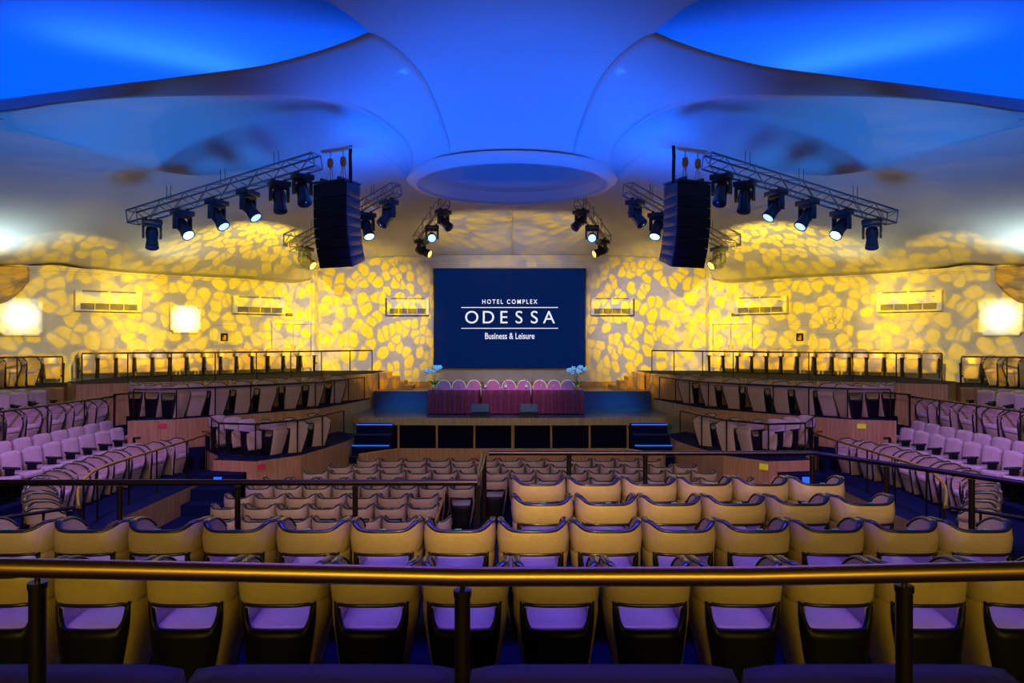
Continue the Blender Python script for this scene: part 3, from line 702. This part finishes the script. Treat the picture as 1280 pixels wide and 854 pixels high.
# ------------------------------------------------------------------ screen
t = thing('projection_screen', 'large navy screen with the hotel name hung on the back wall', 'screen', pd(637, 398, 27.35))
sw, sh = 188/F*27.35, 124/F*27.35
bm = bmesh.new(); box(bm, 0, 0.08, 0, sw, 0.15, sh); frombm('screen_panel', bm, M['screen'], t)
bm = bmesh.new()
for cx, cz, sx, sz in ((0, sh/2, sw+0.06, 0.03), (0, -sh/2, sw+0.06, 0.03), (-sw/2-0.015, 0, 0.03, sh), (sw/2+0.015, 0, 0.03, sh)): box(bm, cx, 0.08, cz, sx, 0.17, sz)
frombm('screen_frame', bm, M['black'], t)
def text(body, size, z, name, sx=1.0, space=1.0, off=0.0):
    c = bpy.data.curves.new(name, 'FONT'); c.body = body; c.size = size; c.align_x = 'CENTER'; c.align_y = 'CENTER'; c.space_character = space; c.offset = off; c.extrude = 0.002
    c.resolution_u = 6; o0 = bpy.data.objects.new(name, c); C.objects.link(o0); bpy.context.view_layer.update(); me = bpy.data.meshes.new_from_object(o0.evaluated_get(bpy.context.evaluated_depsgraph_get())); bpy.data.objects.remove(o0); me.materials.clear()
    o = link(name, me, M['letters'], t)
    o.rotation_euler = (PI/2, 0, 0); o.location = (0, -0.004, z); o.scale = (sx, 1, 1); return o
pu = 27.35/F
text('HOTEL COMPLEX', 0.235, (398-377.5)*pu, 'lettering', 0.84, 1.45, 0.003)
for ch_, x_ in zip('ODESSA', (589.7, 610.3, 629.5, 648.7, 667.8, 686.2)):
    text(ch_, 0.68, (398-397.5)*pu, 'letter', 1.0, 1.0, 0.0).location.x = (x_-637)*pu
text('Business & Leisure', 0.34, (398-420.5)*pu, 'lettering', 0.74, 1.0, 0.003)
for yy in (384.5, 410.5):
    bm = bmesh.new(); box(bm, 0, 0, (398-yy)*pu, 121*pu, 0.01, 0.028); frombm('rule_line', bm, M['letters'], t)

# ------------------------------------------------------------------ stage furniture
TD = 22.5
seatp = None
def banquet(label):
    t = thing('banquet_chair', label, 'chair')
    ow, h0, h1 = 0.225, 0.42, 0.98
    out = []
    for i in range(21):
        a = PI*i/20; out.append(Vector((ow*math.cos(a), 0, h1-0.23+0.23*math.sin(a))))
    pts = [Vector((ow, 0, h0))]+out+[Vector((-ow, 0, h0))]
    bm = bmesh.new(); tube(bm, [p+Vector((0, 0.22, 0)) for p in pts], 0.017, 8); frombm('back_frame', bm, M['gold'], t, smooth=True)
    bm = bmesh.new(); f = bm.faces.new([bm.verts.new((p.x*0.93, 0.205, p.z-0.008)) for p in pts])
    r = bmesh.ops.extrude_face_region(bm, geom=[f]); bmesh.ops.translate(bm, verts=[v for v in r['geom'] if isinstance(v, bmesh.types.BMVert)], vec=(0, 0.035, 0))
    frombm('backrest', bm, M['uphol'], t)
    bm = bmesh.new(); box(bm, 0, 0, 0.45, 0.44, 0.42, 0.07, 0.025, 2); frombm('seat', bm, M['uphol'], t)
    for sx in (-1, 1):
        for sy in (-1, 1):
            bm = bmesh.new(); cyl(bm, (sx*0.19, sy*0.18, 0.42), (sx*0.205, sy*0.2, 0), 0.012); frombm('leg', bm, M['gold'], t)
    return t
bc = banquet('x')
for i, xp in enumerate((554, 573, 592, 616, 636, 655, 675, 693, 710)):
    lab = 'pink arched banquet chair, %s from the left behind the stage table' % ORD[i]
    loc = W((xp-640)/F*23.35, 23.35, ZS)
    if i == 0: bc.location = loc; bc['label'] = lab; bc['group'] = 'banquet chairs behind the table'
    else: dup(bc, loc, 0, lab, 'banquet chairs behind the table')
spans = [(534, 600), (601.5, 663.5), (665, 730)]
for i, (a, b) in enumerate(spans):
    nm = ('leftmost', 'middle', 'rightmost')[i]
    x0, x1 = (a-640)/F*22.2, (b-640)/F*22.2; wd = x1-x0; cx = (x0+x1)/2
    t = thing('folding_table', '%s folding table under the burgundy cloth on the stage' % nm, 'table', W(cx, 22.55, ZS), group='tables on the stage')
    bm = bmesh.new(); box(bm, 0, 0, 0.735, wd-0.06, 0.62, 0.025); frombm('tabletop', bm, M['woodedge'], t)
    for sx in (-1, 1):
        for sy in (-1, 1):
            bm = bmesh.new(); cyl(bm, (sx*(wd/2-0.1), sy*0.25, 0.73), (sx*(wd/2-0.1), sy*0.25, 0), 0.015); frombm('leg', bm, M['alu'], t)
    # cloth: flat top, pleated fall
    c = thing('tablecloth', 'burgundy pleated tablecloth over the %s stage table' % nm, 'tablecloth', W(cx, 22.55, ZS), group='tablecloths on the stage')
    bm = bmesh.new(); n = 160; per = []
    hw, hd = wd/2-0.03, 0.34; tot = 4*(hw+hd)
    for k in range(n):
        u = tot*k/n
        if u < 2*hw: p = Vector((-hw+u, -hd, 0)); nn = Vector((0, -1, 0))
        elif u < 2*hw+2*hd: p = Vector((hw, -hd+u-2*hw, 0)); nn = Vector((1, 0, 0))
        elif u < 4*hw+2*hd: p = Vector((hw-(u-2*hw-2*hd), hd, 0)); nn = Vector((0, 1, 0))
        else: p = Vector((-hw, hd-(u-4*hw-2*hd), 0)); nn = Vector((-1, 0, 0))
        per.append((p, nn, u))
    rings = []
    for zz, amp in ((0.757, 0), (0.745, 0.004), (0.6, 0.012), (0.35, 0.022), (0.03, 0.03)):
        rings.append([bm.verts.new(p + nn*(0.006 + amp*(1+math.sin(u*26+1.3*math.sin(u*5+i)))) + Vector((0, 0, zz))) for p, nn, u in per])
    for a_ in range(4):
        for k in range(n): bm.faces.new((rings[a_][k], rings[a_][(k+1) % n], rings[a_+1][(k+1) % n], rings[a_+1][k]))
    frombm('skirt', bm, M['cloth'], c, smooth=True)
    bm = bmesh.new(); box(bm, 0, 0, 0.7525, wd-0.045, 0.685, 0.008, 0.003, 1); frombm('top_cloth', bm, M['pinkcloth'], c)
# bottles, glasses, flowers
def glassware(kind, label, X, Y):
    if kind == 'glass':
        bm = bmesh.new(); lathe(bm, [(0.002, 0), (0.032, 0.002), (0.006, 0.012), (0.005, 0.07), (0.03, 0.09), (0.036, 0.13), (0.03, 0.17), (0.028, 0.17), (0.033, 0.13), (0.027, 0.093), (0.002, 0.085)], seg=12)
        o = frombm('wine_glass', bm, M['glass'], smooth=True)
        tag(o, label, 'glass', 'glasses on the stage table')
    else:
        bm = bmesh.new(); lathe(bm, [(0.0, 0), (0.035, 0.002), (0.037, 0.15), (0.03, 0.19), (0.013, 0.22), (0.013, 0.265)], seg=14)
        o = frombm('water_bottle', bm, M['glass'], smooth=True); tag(o, label, 'bottle', 'bottles on the stage table')
        bm = bmesh.new(); lathe(bm, [(0.015, 0.255), (0.016, 0.285), (0.001, 0.287)], seg=12); frombm('bottle_cap', bm, M['stageblue'], o)
        bm = bmesh.new(); lathe(bm, [(0.038, 0.06), (0.038, 0.13)], seg=14); frombm('bottle_label', bm, M['white'], o)
    o.location = W(X, Y, ZS+0.758)
for i, xp in enumerate((548, 574, 590, 625, 638, 676, 692, 708)):
    glassware('glass', 'clear stemmed glass, %s from the left on the stage table' % ORD[i], (xp-640)/F*22.5, 22.5+0.05*(i % 2))
for i, xp in enumerate((607, 632, 658)):
    glassware('bottle', 'clear water bottle, %s from the left on the stage table' % ORD[i], (xp-640)/F*22.6, 22.62)
for i, xp in enumerate((543, 720)):
    t = thing('potted_orchid', 'white orchid in a small pot at the %s end of the stage table' % ('left' if i == 0 else 'right'), 'plant', W((xp-640)/F*22.45, 22.4, ZS+0.757), group='orchids on the stage table'); t.scale = (1.35, 1.35, 1.2)
    bm = bmesh.new(); lathe(bm, [(0.0, 0), (0.045, 0), (0.065, 0.12), (0.055, 0.12), (0.04, 0.02), (0.0, 0.02)], seg=14); frombm('pot', bm, M['pot'], t, smooth=True)
    rnd = random.Random(i+3)
    for k in range(5):
        a = 2*PI*k/5; bm = bmesh.new(); rows = []
        for j in range(7):
            f = j/6; r = 0.22*f; z = 0.1+0.12*math.sin(PI*f*0.8); wv = 0.028*math.sin(PI*min(0.98, f*0.9+0.08))
            c_ = Vector((math.cos(a)*r, math.sin(a)*r, z)); nv = Vector((-math.sin(a), math.cos(a), 0))
            rows.append([c_-nv*wv, c_+Vector((0, 0, -0.008)), c_+nv*wv])
        grid(bm, rows); o = frombm('leaf', bm, M['leaf'], t, smooth=True); bake(o, ('SOLIDIFY', dict(thickness=0.004)))
    for k, sg in enumerate((-1, 0.4, 1)):
        pts = [Vector((sg*0.16*f**1.5, -0.03*f, 0.1+0.42*math.sin(f*1.75)/0.98)) for f in [j/8 for j in range(9)]]
        bm = bmesh.new(); tube(bm, pts, 0.005, 6); st = frombm('stem', bm, M['leaf'], t)
        for q in range(4):
            c_ = pts[8-q] + Vector((rnd.uniform(-0.04, 0.04), rnd.uniform(-0.05, 0), rnd.uniform(-0.09, 0.07)))
            bm = bmesh.new()
            for b in range(5):
                a = 2*PI*b/5+q; m_ = Matrix.Translation(c_ + Vector((math.cos(a)*0.032, 0, math.sin(a)*0.032))) @ Matrix.Rotation(-a, 4, 'Y') @ Matrix.Diagonal((0.036, 0.008, 0.024, 1))
                bmesh.ops.create_uvsphere(bm, u_segments=8, v_segments=5, radius=1, matrix=m_)
            frombm('blossom', bm, M['petal'], st, smooth=True)
for i, xp in enumerate((600, 661)):
    t = thing('stage_monitor', 'black wedge stage monitor, %s of the two before the table' % ('left' if i == 0 else 'right'), 'speaker', W((xp-640)/F*21.7, 21.75, ZS), group='stage monitors')
    bm = bmesh.new(); vs = []
    prof = [(-0.22, 0.0), (0.22, 0.0), (0.22, 0.30), (0.10, 0.36), (-0.22, 0.12)]
    a = [bm.verts.new((-0.29, y, z)) for y, z in prof]; b = [bm.verts.new((0.29, y, z)) for y, z in prof]
    bm.faces.new(a); bm.faces.new(b[::-1])
    for k in range(5): bm.faces.new((a[k], a[(k+1) % 5], b[(k+1) % 5], b[k]))
    o = frombm('cabinet', bm, M['black'], t)
    bm = bmesh.new(); g = grid(bm, [[(-0.26, -0.205, 0.128), (0.26, -0.205, 0.128)], [(-0.26, 0.085, 0.345), (0.26, 0.085, 0.345)]])
    bmesh.ops.translate(bm, verts=bm.verts[:], vec=(0, -0.012, 0.012)); o2 = frombm('grille', bm, M['spk'], t); bake(o2, ('SOLIDIFY', dict(thickness=0.01)))

# ------------------------------------------------------------------ things on the walls
def on_wall(s, xp, yp, out=0.0):
    """a point on the side wall and the turn that faces the hall; xp is given for the left wall"""
    k = (640-xp)/F; d = WL(k); p = W(-k*d, d, (427-yp)/F*d) + Anor*out
    return Vector((-s*p.x, p.y, p.z)), (math.atan2(Anor.y, Anor.x)+PI/2)*(1 if s < 0 else -1)
AP = Vector((0, 0, 0))
def ac(label, loc, rz, wd=1.55, ht=0.62):
    t = thing('air_conditioner', label, 'air conditioner', loc, rz, 'air conditioners on the walls')
    bm = bmesh.new(); box(bm, 0, -0.13, 0, wd, 0.26, ht, 0.03, 3); frombm('body', bm, M['white'], t, autos=0.6)
    bm = bmesh.new(); box(bm, 0.0, -0.268, 0.08, wd*0.86, 0.02, ht*0.5, 0.008, 2); frombm('front_panel', bm, M['white'], t)
    bm = bmesh.new(); box(bm, 0, -0.262, -ht*0.27, wd*0.86, 0.012, ht*0.30); gr = frombm('outlet', bm, M['grille'], t)
    for k in range(5):
        bm = bmesh.new(); box(bm, -wd*0.43+wd*0.86*k/4, -0.272, -ht*0.27, 0.018, 0.012, ht*0.3); frombm('outlet_rib', bm, M['white'], gr)
    bm = bmesh.new()
    for k in (-1, 1): box(bm, k*wd*0.21, -0.262, ht*0.44, wd*0.38, 0.012, 0.04)
    frombm('intake', bm, M['grille'], t)
    bm = bmesh.new(); box(bm, wd*0.38, -0.281, 0.12, 0.05, 0.005, 0.03); frombm('badge', bm, M['grille'], t)
    return t
for s in (-1, 1):
    side = 'left' if s < 0 else 'right'
    p, rz = on_wall(s, 135 if s < 0 else 143, 377); ac('white wall air conditioner beside the sconce on the %s wall' % side, p, rz, 1.85, 0.66)
    p, rz = on_wall(s, 322 if s < 0 else 327, 382); ac('white air conditioner above the door on the %s wall' % side, p, rz, 1.85, 0.62)
    q = pd(511 if s < 0 else 764, 383.5, DW); ac('white air conditioner %s of the screen on the stage wall' % side, q, 0, 1.60, 0.66)
def sconce(s, xp, yp, wd, ht, label):
    p, rz = on_wall(s, xp, yp)
    t = thing('wall_sconce', label, 'lamp', p, rz, 'lit panel sconces')
    c = 0.10
    def oct_(w_, h_, r_):
        out = []
        for sx, sz, st in ((1, 1, 0), (-1, 1, 1), (-1, -1, 2), (1, -1, 3)):
            for k in range(5):
                a = (PI + PI/2*k/4) if True else 0
                # concave corner: arc centred on the corner itself
                ang = {0: (PI*1.5, PI), 1: (0, -PI/2), 2: (PI/2, 0), 3: (PI, PI/2)}[st]
                aa = ang[0] + (ang[1]-ang[0])*k/4
                out.append(Vector((sx*w_/2+r_*math.cos(aa), 0, sz*h_/2+r_*math.sin(aa))))
        return out
    # walk the outline in order
    def outline(w_, h_, r_):
        P = []
        for (cx, cz, a0, a1) in ((w_/2, h_/2, -PI/2, -PI), (-w_/2, h_/2, 0, -PI/2), (-w_/2, -h_/2, PI/2, 0), (w_/2, -h_/2, PI, PI/2)):
            for k in range(5): a = a0+(a1-a0)*k/4; P.append(Vector((cx+r_*math.cos(a), 0, cz+r_*math.sin(a))))
        return P
    O = outline(wd, ht, c); I = outline(wd-0.07, ht-0.07, c)
    bm = bmesh.new(); n = len(O)
    of = [bm.verts.new(v+Vector((0, -0.10, 0))) for v in O]; ob = [bm.verts.new(v) for v in O]; inn = [bm.verts.new(v+Vector((0, -0.10, 0))) for v in I]
    inb = [bm.verts.new(v+Vector((0, -0.07, 0))) for v in I]
    for k in range(n):
        j = (k+1) % n
        bm.faces.new((of[k], of[j], ob[j], ob[k])); bm.faces.new((of[k], of[j], inn[j], inn[k])); bm.faces.new((inn[k], inn[j], inb[j], inb[k]))
    frombm('frame', bm, M['white'], t)
    bm = bmesh.new(); bm.faces.new([bm.verts.new(v+Vector((0, -0.075, 0))) for v in I]); frombm('diffuser', bm, M['lampglass'], t)
nt = M['lampglass'].node_tree; N = nt.nodes; tc = N.new('ShaderNodeTexCoord'); ln = N.new('ShaderNodeVectorMath'); ln.operation = 'LENGTH'
mr = N.new('ShaderNodeMapRange'); mr.inputs[1].default_value = 0.12; mr.inputs[2].default_value = 0.54; mr.inputs[3].default_value = 1.9; mr.inputs[4].default_value = 0.22
nt.links.new(tc.outputs['Object'], ln.inputs[0]); nt.links.new(ln.outputs['Value'], mr.inputs[0]); nt.links.new(mr.outputs[0], N['Principled BSDF'].inputs['Emission Strength'])
sconce(-1, 26, 396, 1.10, 1.13, 'bright panel sconce near the curtain on the left wall')
sconce(-1, 231.5, 399, 0.98, 0.95, 'bright panel sconce between air conditioners on the left wall')
sconce(1, 29, 396, 1.12, 1.13, 'bright panel sconce on the right wall')
for s in (-1, 1):
    side = 'left' if s < 0 else 'right'
    # double door in the corner
    p, rz = on_wall(s, 366, 425)
    d0 = struct(thing('door_1' if s < 0 else 'door_2', 'x', 'door', p, rz))
    del d0['label']; del d0['category']
    z0 = ZT3+E-p.z; hh = 1.78
    bm = bmesh.new()
    for sx in (-1, 1): box(bm, sx*0.74, -0.03, z0+hh/2, 0.10, 0.10, hh, 0.01, 1)
    box(bm, 0, -0.03, z0+hh+0.03, 1.66, 0.12, 0.12, 0.01, 1); struct(frombm('door_frame', bm, M['cornice'], d0))
    for sx in (-1, 1):
        bm = bmesh.new(); box(bm, sx*0.345, 0.0, z0+hh/2, 0.67, 0.05, hh-0.02, 0.004, 1); lf = frombm('door_leaf', bm, M['plaster'], d0)
        bm = bmesh.new(); cyl(bm, (sx*0.06, -0.04, z0+0.85), (sx*0.06, -0.04, z0+1.0), 0.012); frombm('door_handle', bm, M['steel'], lf)
    p, rz = on_wall(s, 361, 393.5); t = thing('exit_sign', 'small dark exit box above the door on the %s wall' % side, 'sign', p, rz, 'small signs above the doors')
    bm = bmesh.new(); box(bm, 0, -0.03, 0, 0.24, 0.06, 0.10, 0.01, 1); frombm('housing', bm, M['black'], t)
    bm = bmesh.new(); box(bm, 0, -0.062, 0, 0.20, 0.006, 0.06); frombm('sign_face', bm, M['grille'], t)
    p, rz = on_wall(s, 280, 421.5); t = thing('wall_picture', 'small dark picture inside a moulded panel on the %s wall' % side, 'picture', p, rz, 'small dark wall pictures')
    bm = bmesh.new(); box(bm, 0, -0.02, 0, 0.24, 0.04, 0.27, 0.006, 1); frombm('frame', bm, M['black'], t)
    bm = bmesh.new(); box(bm, 0.02, -0.042, -0.02, 0.07, 0.006, 0.16, 0.002, 1); box(bm, -0.04, -0.042, -0.05, 0.03, 0.006, 0.10, 0.002, 1); frombm('picture_figure', bm, M['hoist'], t)
    p, rz = on_wall(s, 280, 419); o = struct(thing('trim_panel_'+side, 'x', 'trim', p, rz)); del o['label']; del o['category']
    bm = bmesh.new()
    for cx, cz, sx, sz in ((0, 0.36, 0.80, 0.03), (0, -0.36, 0.80, 0.03), (-0.385, 0, 0.03, 0.72), (0.385, 0, 0.03, 0.72)): box(bm, cx, -0.012, cz, sx, 0.024, sz, 0.005, 1)
    struct(frombm('trim_moulding', bm, M['plaster'], o))
    # swagged curtain at the outer end of the wall
    p, rz = on_wall(s, -8, 358); 
    bm = bmesh.new(); rows = []
    for j in range(15):
        f = j/14; row = []
        for i in range(25):
            u = -1+2*i/24; z = 0.62-1.15*f*(1-0.62*u*u); y = -0.14-0.05*math.sin(f*24)-0.10*(1-u*u)*math.sin(PI*f); row.append((u*0.85, y, z))
        rows.append(row)
    grid(bm, rows); o = frombm('curtain_swag', bm, M['swag'], smooth=True); bake(o, ('SOLIDIFY', dict(thickness=0.015)))
    o.location = p; o.rotation_euler = (0, 0, rz); tag(o, 'gold striped swag curtain at the outer end of the %s wall' % side, 'curtain')
# carved knot emblem
p, rz = on_wall(1, 240, 400); t = thing('wall_emblem', 'carved knot emblem in a moulded panel on the right wall', 'ornament', p, rz)
bm = bmesh.new()
for k in range(4):
    a = PI/2*k; c_ = Vector((math.cos(a)*0.12, -0.03, math.sin(a)*0.17)); tube(bm, [c_+Vector((math.cos(b)*0.13, 0, math.sin(b)*0.13)) for b in [2*PI*j/20 for j in range(21)]], 0.018, 6)
tube(bm, [Vector((math.cos(b)*0.07, -0.035, math.sin(b)*0.07)) for b in [2*PI*j/20 for j in range(21)]], 0.02, 6)
frombm('knot_rings', bm, M['cornice'], t, smooth=True)
bm = bmesh.new()
for cx, cz, sx, sz in ((0, 0.46, 0.92, 0.03), (0, -0.46, 0.92, 0.03), (-0.445, 0, 0.03, 0.92), (0.445, 0, 0.03, 0.92)): box(bm, cx, -0.012, cz, sx, 0.024, sz, 0.005, 1)
frombm('panel_moulding', bm, M['plaster'], t)

# ------------------------------------------------------------------ trusses, moving heads, line arrays
def truss(label, a, b, group):
    t = thing('lighting_truss', label, 'truss', a, group=group); d = b-a; L = d.length; u = d.normalized()
    sd = u.cross(Vector((0, 0, 1))).normalized(); up = sd.cross(u).normalized(); h = 0.135
    cs = [sd*h*i+up*h*j for i, j in ((-1, -1), (1, -1), (1, 1), (-1, 1))]
    for c_ in cs:
        bm = bmesh.new(); cyl(bm, c_, c_+d, 0.022, seg=8); frombm('chord', bm, M['alu'], t, autos=0.8)
    bm = bmesh.new(); n = int(L/0.3)
    for k in range(n):
        p0 = d*(k/n); p1 = d*((k+1)/n)
        for q in range(4):
            c0, c1 = cs[q], cs[(q+1) % 4]
            cyl(bm, c0+p0, c1+p1, 0.009, seg=5) if (k+q) % 2 else cyl(bm, c1+p0, c0+p1, 0.009, seg=5)
    for e in (0, 1):
        for q in range(4): cyl(bm, cs[q]+d*e, cs[(q+1) % 4]+d*e, 0.014, seg=6)
    frombm('lattice', bm, M['alu'], t)
    for f in (0.22, 0.52, 0.8):
        for k in (-1, 1):
            bm = bmesh.new(); p = d*(f+0.012*k)+up*h; cyl(bm, p, p+Vector((0, 0, 0.3)), 0.006, seg=5); frombm('hanging_wire', bm, M['black'], t)
    return u
def moving_head(label, p, pan, tilt, lens, group, sc=1.0):
    """hangs below p; tilt 0 = straight down"""
    t = thing('moving_head_light', label, 'stage light', p, pan, group); t.scale = (sc*1.12,)*3
    bm = bmesh.new(); box(bm, 0, 0, -0.09, 0.36, 0.26, 0.10, 0.02, 2); box(bm, -0.1, 0, -0.02, 0.04, 0.05, 0.06); box(bm, 0.1, 0, -0.02, 0.04, 0.05, 0.06); frombm('base', bm, M['headblack'], t, autos=0.7)
    bm = bmesh.new(); box(bm, 0, 0, -0.16, 0.30, 0.10, 0.05, 0.012, 2)
    for k in (-1, 1): box(bm, k*0.15, 0, -0.27, 0.045, 0.11, 0.26, 0.015, 2)
    frombm('yoke', bm, M['headblack'], t, autos=0.7)
    m_ = Matrix.Translation((0, 0, -0.33)) @ Matrix.Rotation(-tilt, 4, 'X')
    bm = bmesh.new(); lathe(bm, [(0.0, 0.17), (0.07, 0.165), (0.105, 0.12), (0.115, 0.02), (0.10, -0.10), (0.115, -0.20), (0.12, -0.27), (0.10, -0.275), (0.095, -0.25)], seg=20)
    bmesh.ops.transform(bm, matrix=m_, verts=bm.verts[:]); hd = frombm('lamp_head', bm, M['headblack'], t, autos=0.7)
    bm = bmesh.new(); lathe(bm, [(0.096, -0.262), (0.06, -0.275), (0.001, -0.28)], seg=20); bmesh.ops.transform(bm, matrix=m_, verts=bm.verts[:])
    frombm('lens', bm, M[lens], hd, smooth=True)
    return t
def at_truss(a, b, xp):      # point on the truss line under a pixel column (left side)
    k = (xp-640)/F; d = b-a; f = (k*a.y-a.x)/(d.x-k*d.y); return a+d*f
for s in (-1, 1):
    side = 'left' if s < 0 else 'right'
    m1 = lambda v: Vector((-s*v.x, v.y, v.z))
    A1, B1 = pd(165, 272, 15.5), pd(397, 201, 13.95)
    truss('longest lighting truss on the %s, carrying six moving heads' % side, m1(A1), m1(B1), 'lighting trusses')
    spec1 = [(190, 'lensoff', 0.5, 0.35, 'dark, outermost'), (228, 'lenscyan', 1.0, 0.8, 'with a cyan starlit lens, next to outermost'), (271, 'lensblue', 1.15, 0.7, 'with a blue lens, third inward'), (310, 'lensblue', 1.25, 0.7, 'with a blue lens, fourth inward'), (349, 'lensoff', 0.6, 0.3, 'dark, fifth inward'), (378, 'lensoff', 0.6, 0.5, 'dark, innermost beside the speaker')]
    for xp, ln, pan, tilt, w_ in spec1:
        p = at_truss(A1, B1, xp); p = p - Vector((0, 0, 0.135))
        moving_head('moving head light %s on the long %s truss' % (w_, side), m1(p), (pan if s < 0 else -pan), tilt, ln, 'moving heads on the long %s truss' % side)
        if ln != 'lensoff':
            hp = m1(p)-Vector((0, 0, 0.45+E))
            lamp('head_beam', 'SPOT', (hp.x-s*0.3, hp.y-0.35, hp.z-0.1), (0-s*1.0, 8.0, -2.5), (0.25, 0.35, 1.0), 40, spot_size=0.7, spot_blend=0.6, shadow_soft_size=0.08)
    A2, B2 = pd(366, 309, 20.0), pd(496, 236, 17.4)
    truss('middle lighting truss on the %s passing behind the speaker' % side, m1(A2), m1(B2), 'lighting trusses')
    for xp, ln, pan, tilt, w_ in ((381, 'lensamber', 1.2, 1.0, 'amber, outermost'), (458, 'lenscyan', 0.6, 0.6, 'with a cyan lens, middle'), (486, 'lensoff', -0.8, 0.7, 'dark, innermost')):
        p = at_truss(A2, B2, xp)-Vector((0, 0, 0.135))
        moving_head('moving head light %s on the middle %s truss' % (w_, side), m1(p), (pan if s < 0 else -pan), tilt, ln, 'moving heads on the middle %s truss' % side, 1.08)
    A3, B3 = pd(522, 300, 22.0), pd(556, 252, 20.1)
    truss('short lighting truss on the %s before the stage wall' % side, m1(A3), m1(B3), 'lighting trusses')
    for xp, ln, pan, tilt, w_ in ((527, 'lensamber', 1.2, 1.2, 'amber, outermost'), (540, 'lensblue', 0.1, 1.3, 'with a bright blue lens, middle'), (554, 'lensoff', 0.9, 0.9, 'dark, innermost')):
        p = at_truss(A3, B3, xp)-Vector((0, 0, 0.135))
        moving_head('moving head light %s on the short %s truss' % (w_, side), m1(p), (pan if s < 0 else -pan), tilt, ln, 'moving heads on the short %s truss' % side)
    # line array
    top = pd(412, 229, 13.6); hd = math.radians(24)
    t = thing('line_array_speaker', 'tall black hanging line array speaker on the %s of the stage' % side, 'speaker', m1(top), (-hd if s < 0 else hd), 'hanging line array speakers')
    y, z, ang = 0.0, 0.0, 0.0
    bm = bmesh.new(); box(bm, 0, 0.22, 0.03, 0.76, 0.5, 0.05, 0.01, 1)
    for k in (-1, 1): box(bm, k*0.2, 0.2, 0.08, 0.05, 0.4, 0.06)
    frombm('flying_frame', bm, M['headblack'], t)
    hts = [0.26]+[0.192]*7
    for k, hh in enumerate(hts):
        ang += math.radians((0, 0.5, 1.5, 2.5, 3, 3.5, 4, 4.5)[k])
        dirn = Vector((0, math.sin(ang), -math.cos(ang))); c_ = Vector((0, y, z)) + dirn*hh/2
        bm = bmesh.new(); R_ = Matrix.Rotation(ang, 3, 'X')
        box(bm, 0, 0.24, 0, 0.78, 0.48, hh-0.008, 0.012, 2)
        for v in bm.verts: v.co.x *= 1-0.25*max(0, v.co.y-0.1)
        for v in bm.verts: v.co = R_ @ v.co + c_
        cb = frombm('cabinet', bm, M['headblack'], t, autos=0.5)
        bm = bmesh.new(); box(bm, 0, -0.004, 0, 0.74, 0.02, hh-0.012)
        for v in bm.verts: v.co = R_ @ v.co + c_
        frombm('grille', bm, M['spk'], cb)
        y += dirn.y*hh; z += dirn.z*hh
    for k in (-1, 1):
        bm = bmesh.new(); x = k*0.15+0.05
        lathe(bm, [(0.0, 0.52), (0.05, 0.50), (0.062, 0.42), (0.05, 0.34), (0.0, 0.32)], (x, 0.15, 0), 12); frombm('chain_hoist', bm, M['hoist'], t, smooth=True)
        bm = bmesh.new(); cyl(bm, (x, 0.15, 0.08), (x, 0.15, 0.66), 0.012, seg=6); cyl(bm, (x+0.06, 0.15, 0.08), (x+0.02, 0.15, 0.4), 0.008, seg=6); cyl(bm, (x-0.07, 0.15, 0.08), (x, 0.15, 0.5), 0.008, seg=6); frombm('chain', bm, M['steel'], t)
    bm = bmesh.new(); pts = [Vector((0.37 if s < 0 else -0.37, 0.15, 0.70)), Vector((0.375 if s < 0 else -0.375, 0.13, 0.5)), Vector((0.39 if s < 0 else -0.39, 0.12, 0.25)), Vector((0.37 if s < 0 else -0.37, 0.15, 0.0))]; tube(bm, pts, 0.032, 8); frombm('cable_bundle', bm, M['black'], t)
    bm = bmesh.new(); box(bm, 0.05, 0.15, 0.66, 0.70, 0.10, 0.05, 0.01, 1); o = frombm('support_beam', bm, M['white'], t)

# ------------------------------------------------------------------ small signs on steps and tier fronts
def sign(name, label, p, rz, w_, h_, m, cat='sign'):
    bm = bmesh.new(); box(bm, 0, -0.008, 0, w_, 0.016, h_, 0.003, 1); o = frombm(name, bm, M[m]); o.location = p; o.rotation_euler = (0, 0, rz); tag(o, label, cat); return o
ang1 = math.atan2(17.4-16.5, -5.1+5.88)
def on_edge(P0, P1, f, z, s):
    x = P0[0]+(P1[0]-P0[0])*f; y = P0[1]+(P1[1]-P0[1])*f; a = math.atan2(P1[1]-P0[1], P1[0]-P0[0])
    return Vector((-s*x, y, z+E)), (a if s < 0 else -a)
p, rz = on_edge(T1E[1], T1E[2], 0.12, ZT1-0.14, -1); sign('red_notice', 'small red notice on the front of the left lower tier', p, rz, 0.20, 0.13, 'redsign')
p, rz = on_edge(T1E[1], T1E[2], 0.10, ZT1-0.14, 1); sign('yellow_notice', 'small yellow notice on the front of the right lower tier', p, rz, 0.22, 0.14, 'yellowsign')
p, rz = on_edge(T2E[1], T2E[0], 0.25, ZT2-0.16, -1); sign('red_notice', 'small red notice on the front of the left middle tier', p, rz+PI, 0.20, 0.12, 'redsign')
p, rz = on_edge(T2E[1], T2E[0], 0.25, ZT2-0.16, 1); sign('yellow_notice', 'small yellow notice on the front of the right middle tier', p, rz+PI, 0.20, 0.12, 'yellowsign')

for s in (-1, 1):
    side = 'left' if s < 0 else 'right'
    sign('step_light', 'small blue light on the aisle steps by the %s lower tier' % side, Vector((s*6.62, 16.2, ZA+0.60+E)), 0, 0.18, 0.14, 'bluesign', 'light')
    sign('step_light', 'small blue light on the edge of the %s outer bank' % side, Vector((s*11.85, 19.88, ZL3-0.2+E)), 0, 0.28, 0.17, 'bluesign', 'light')
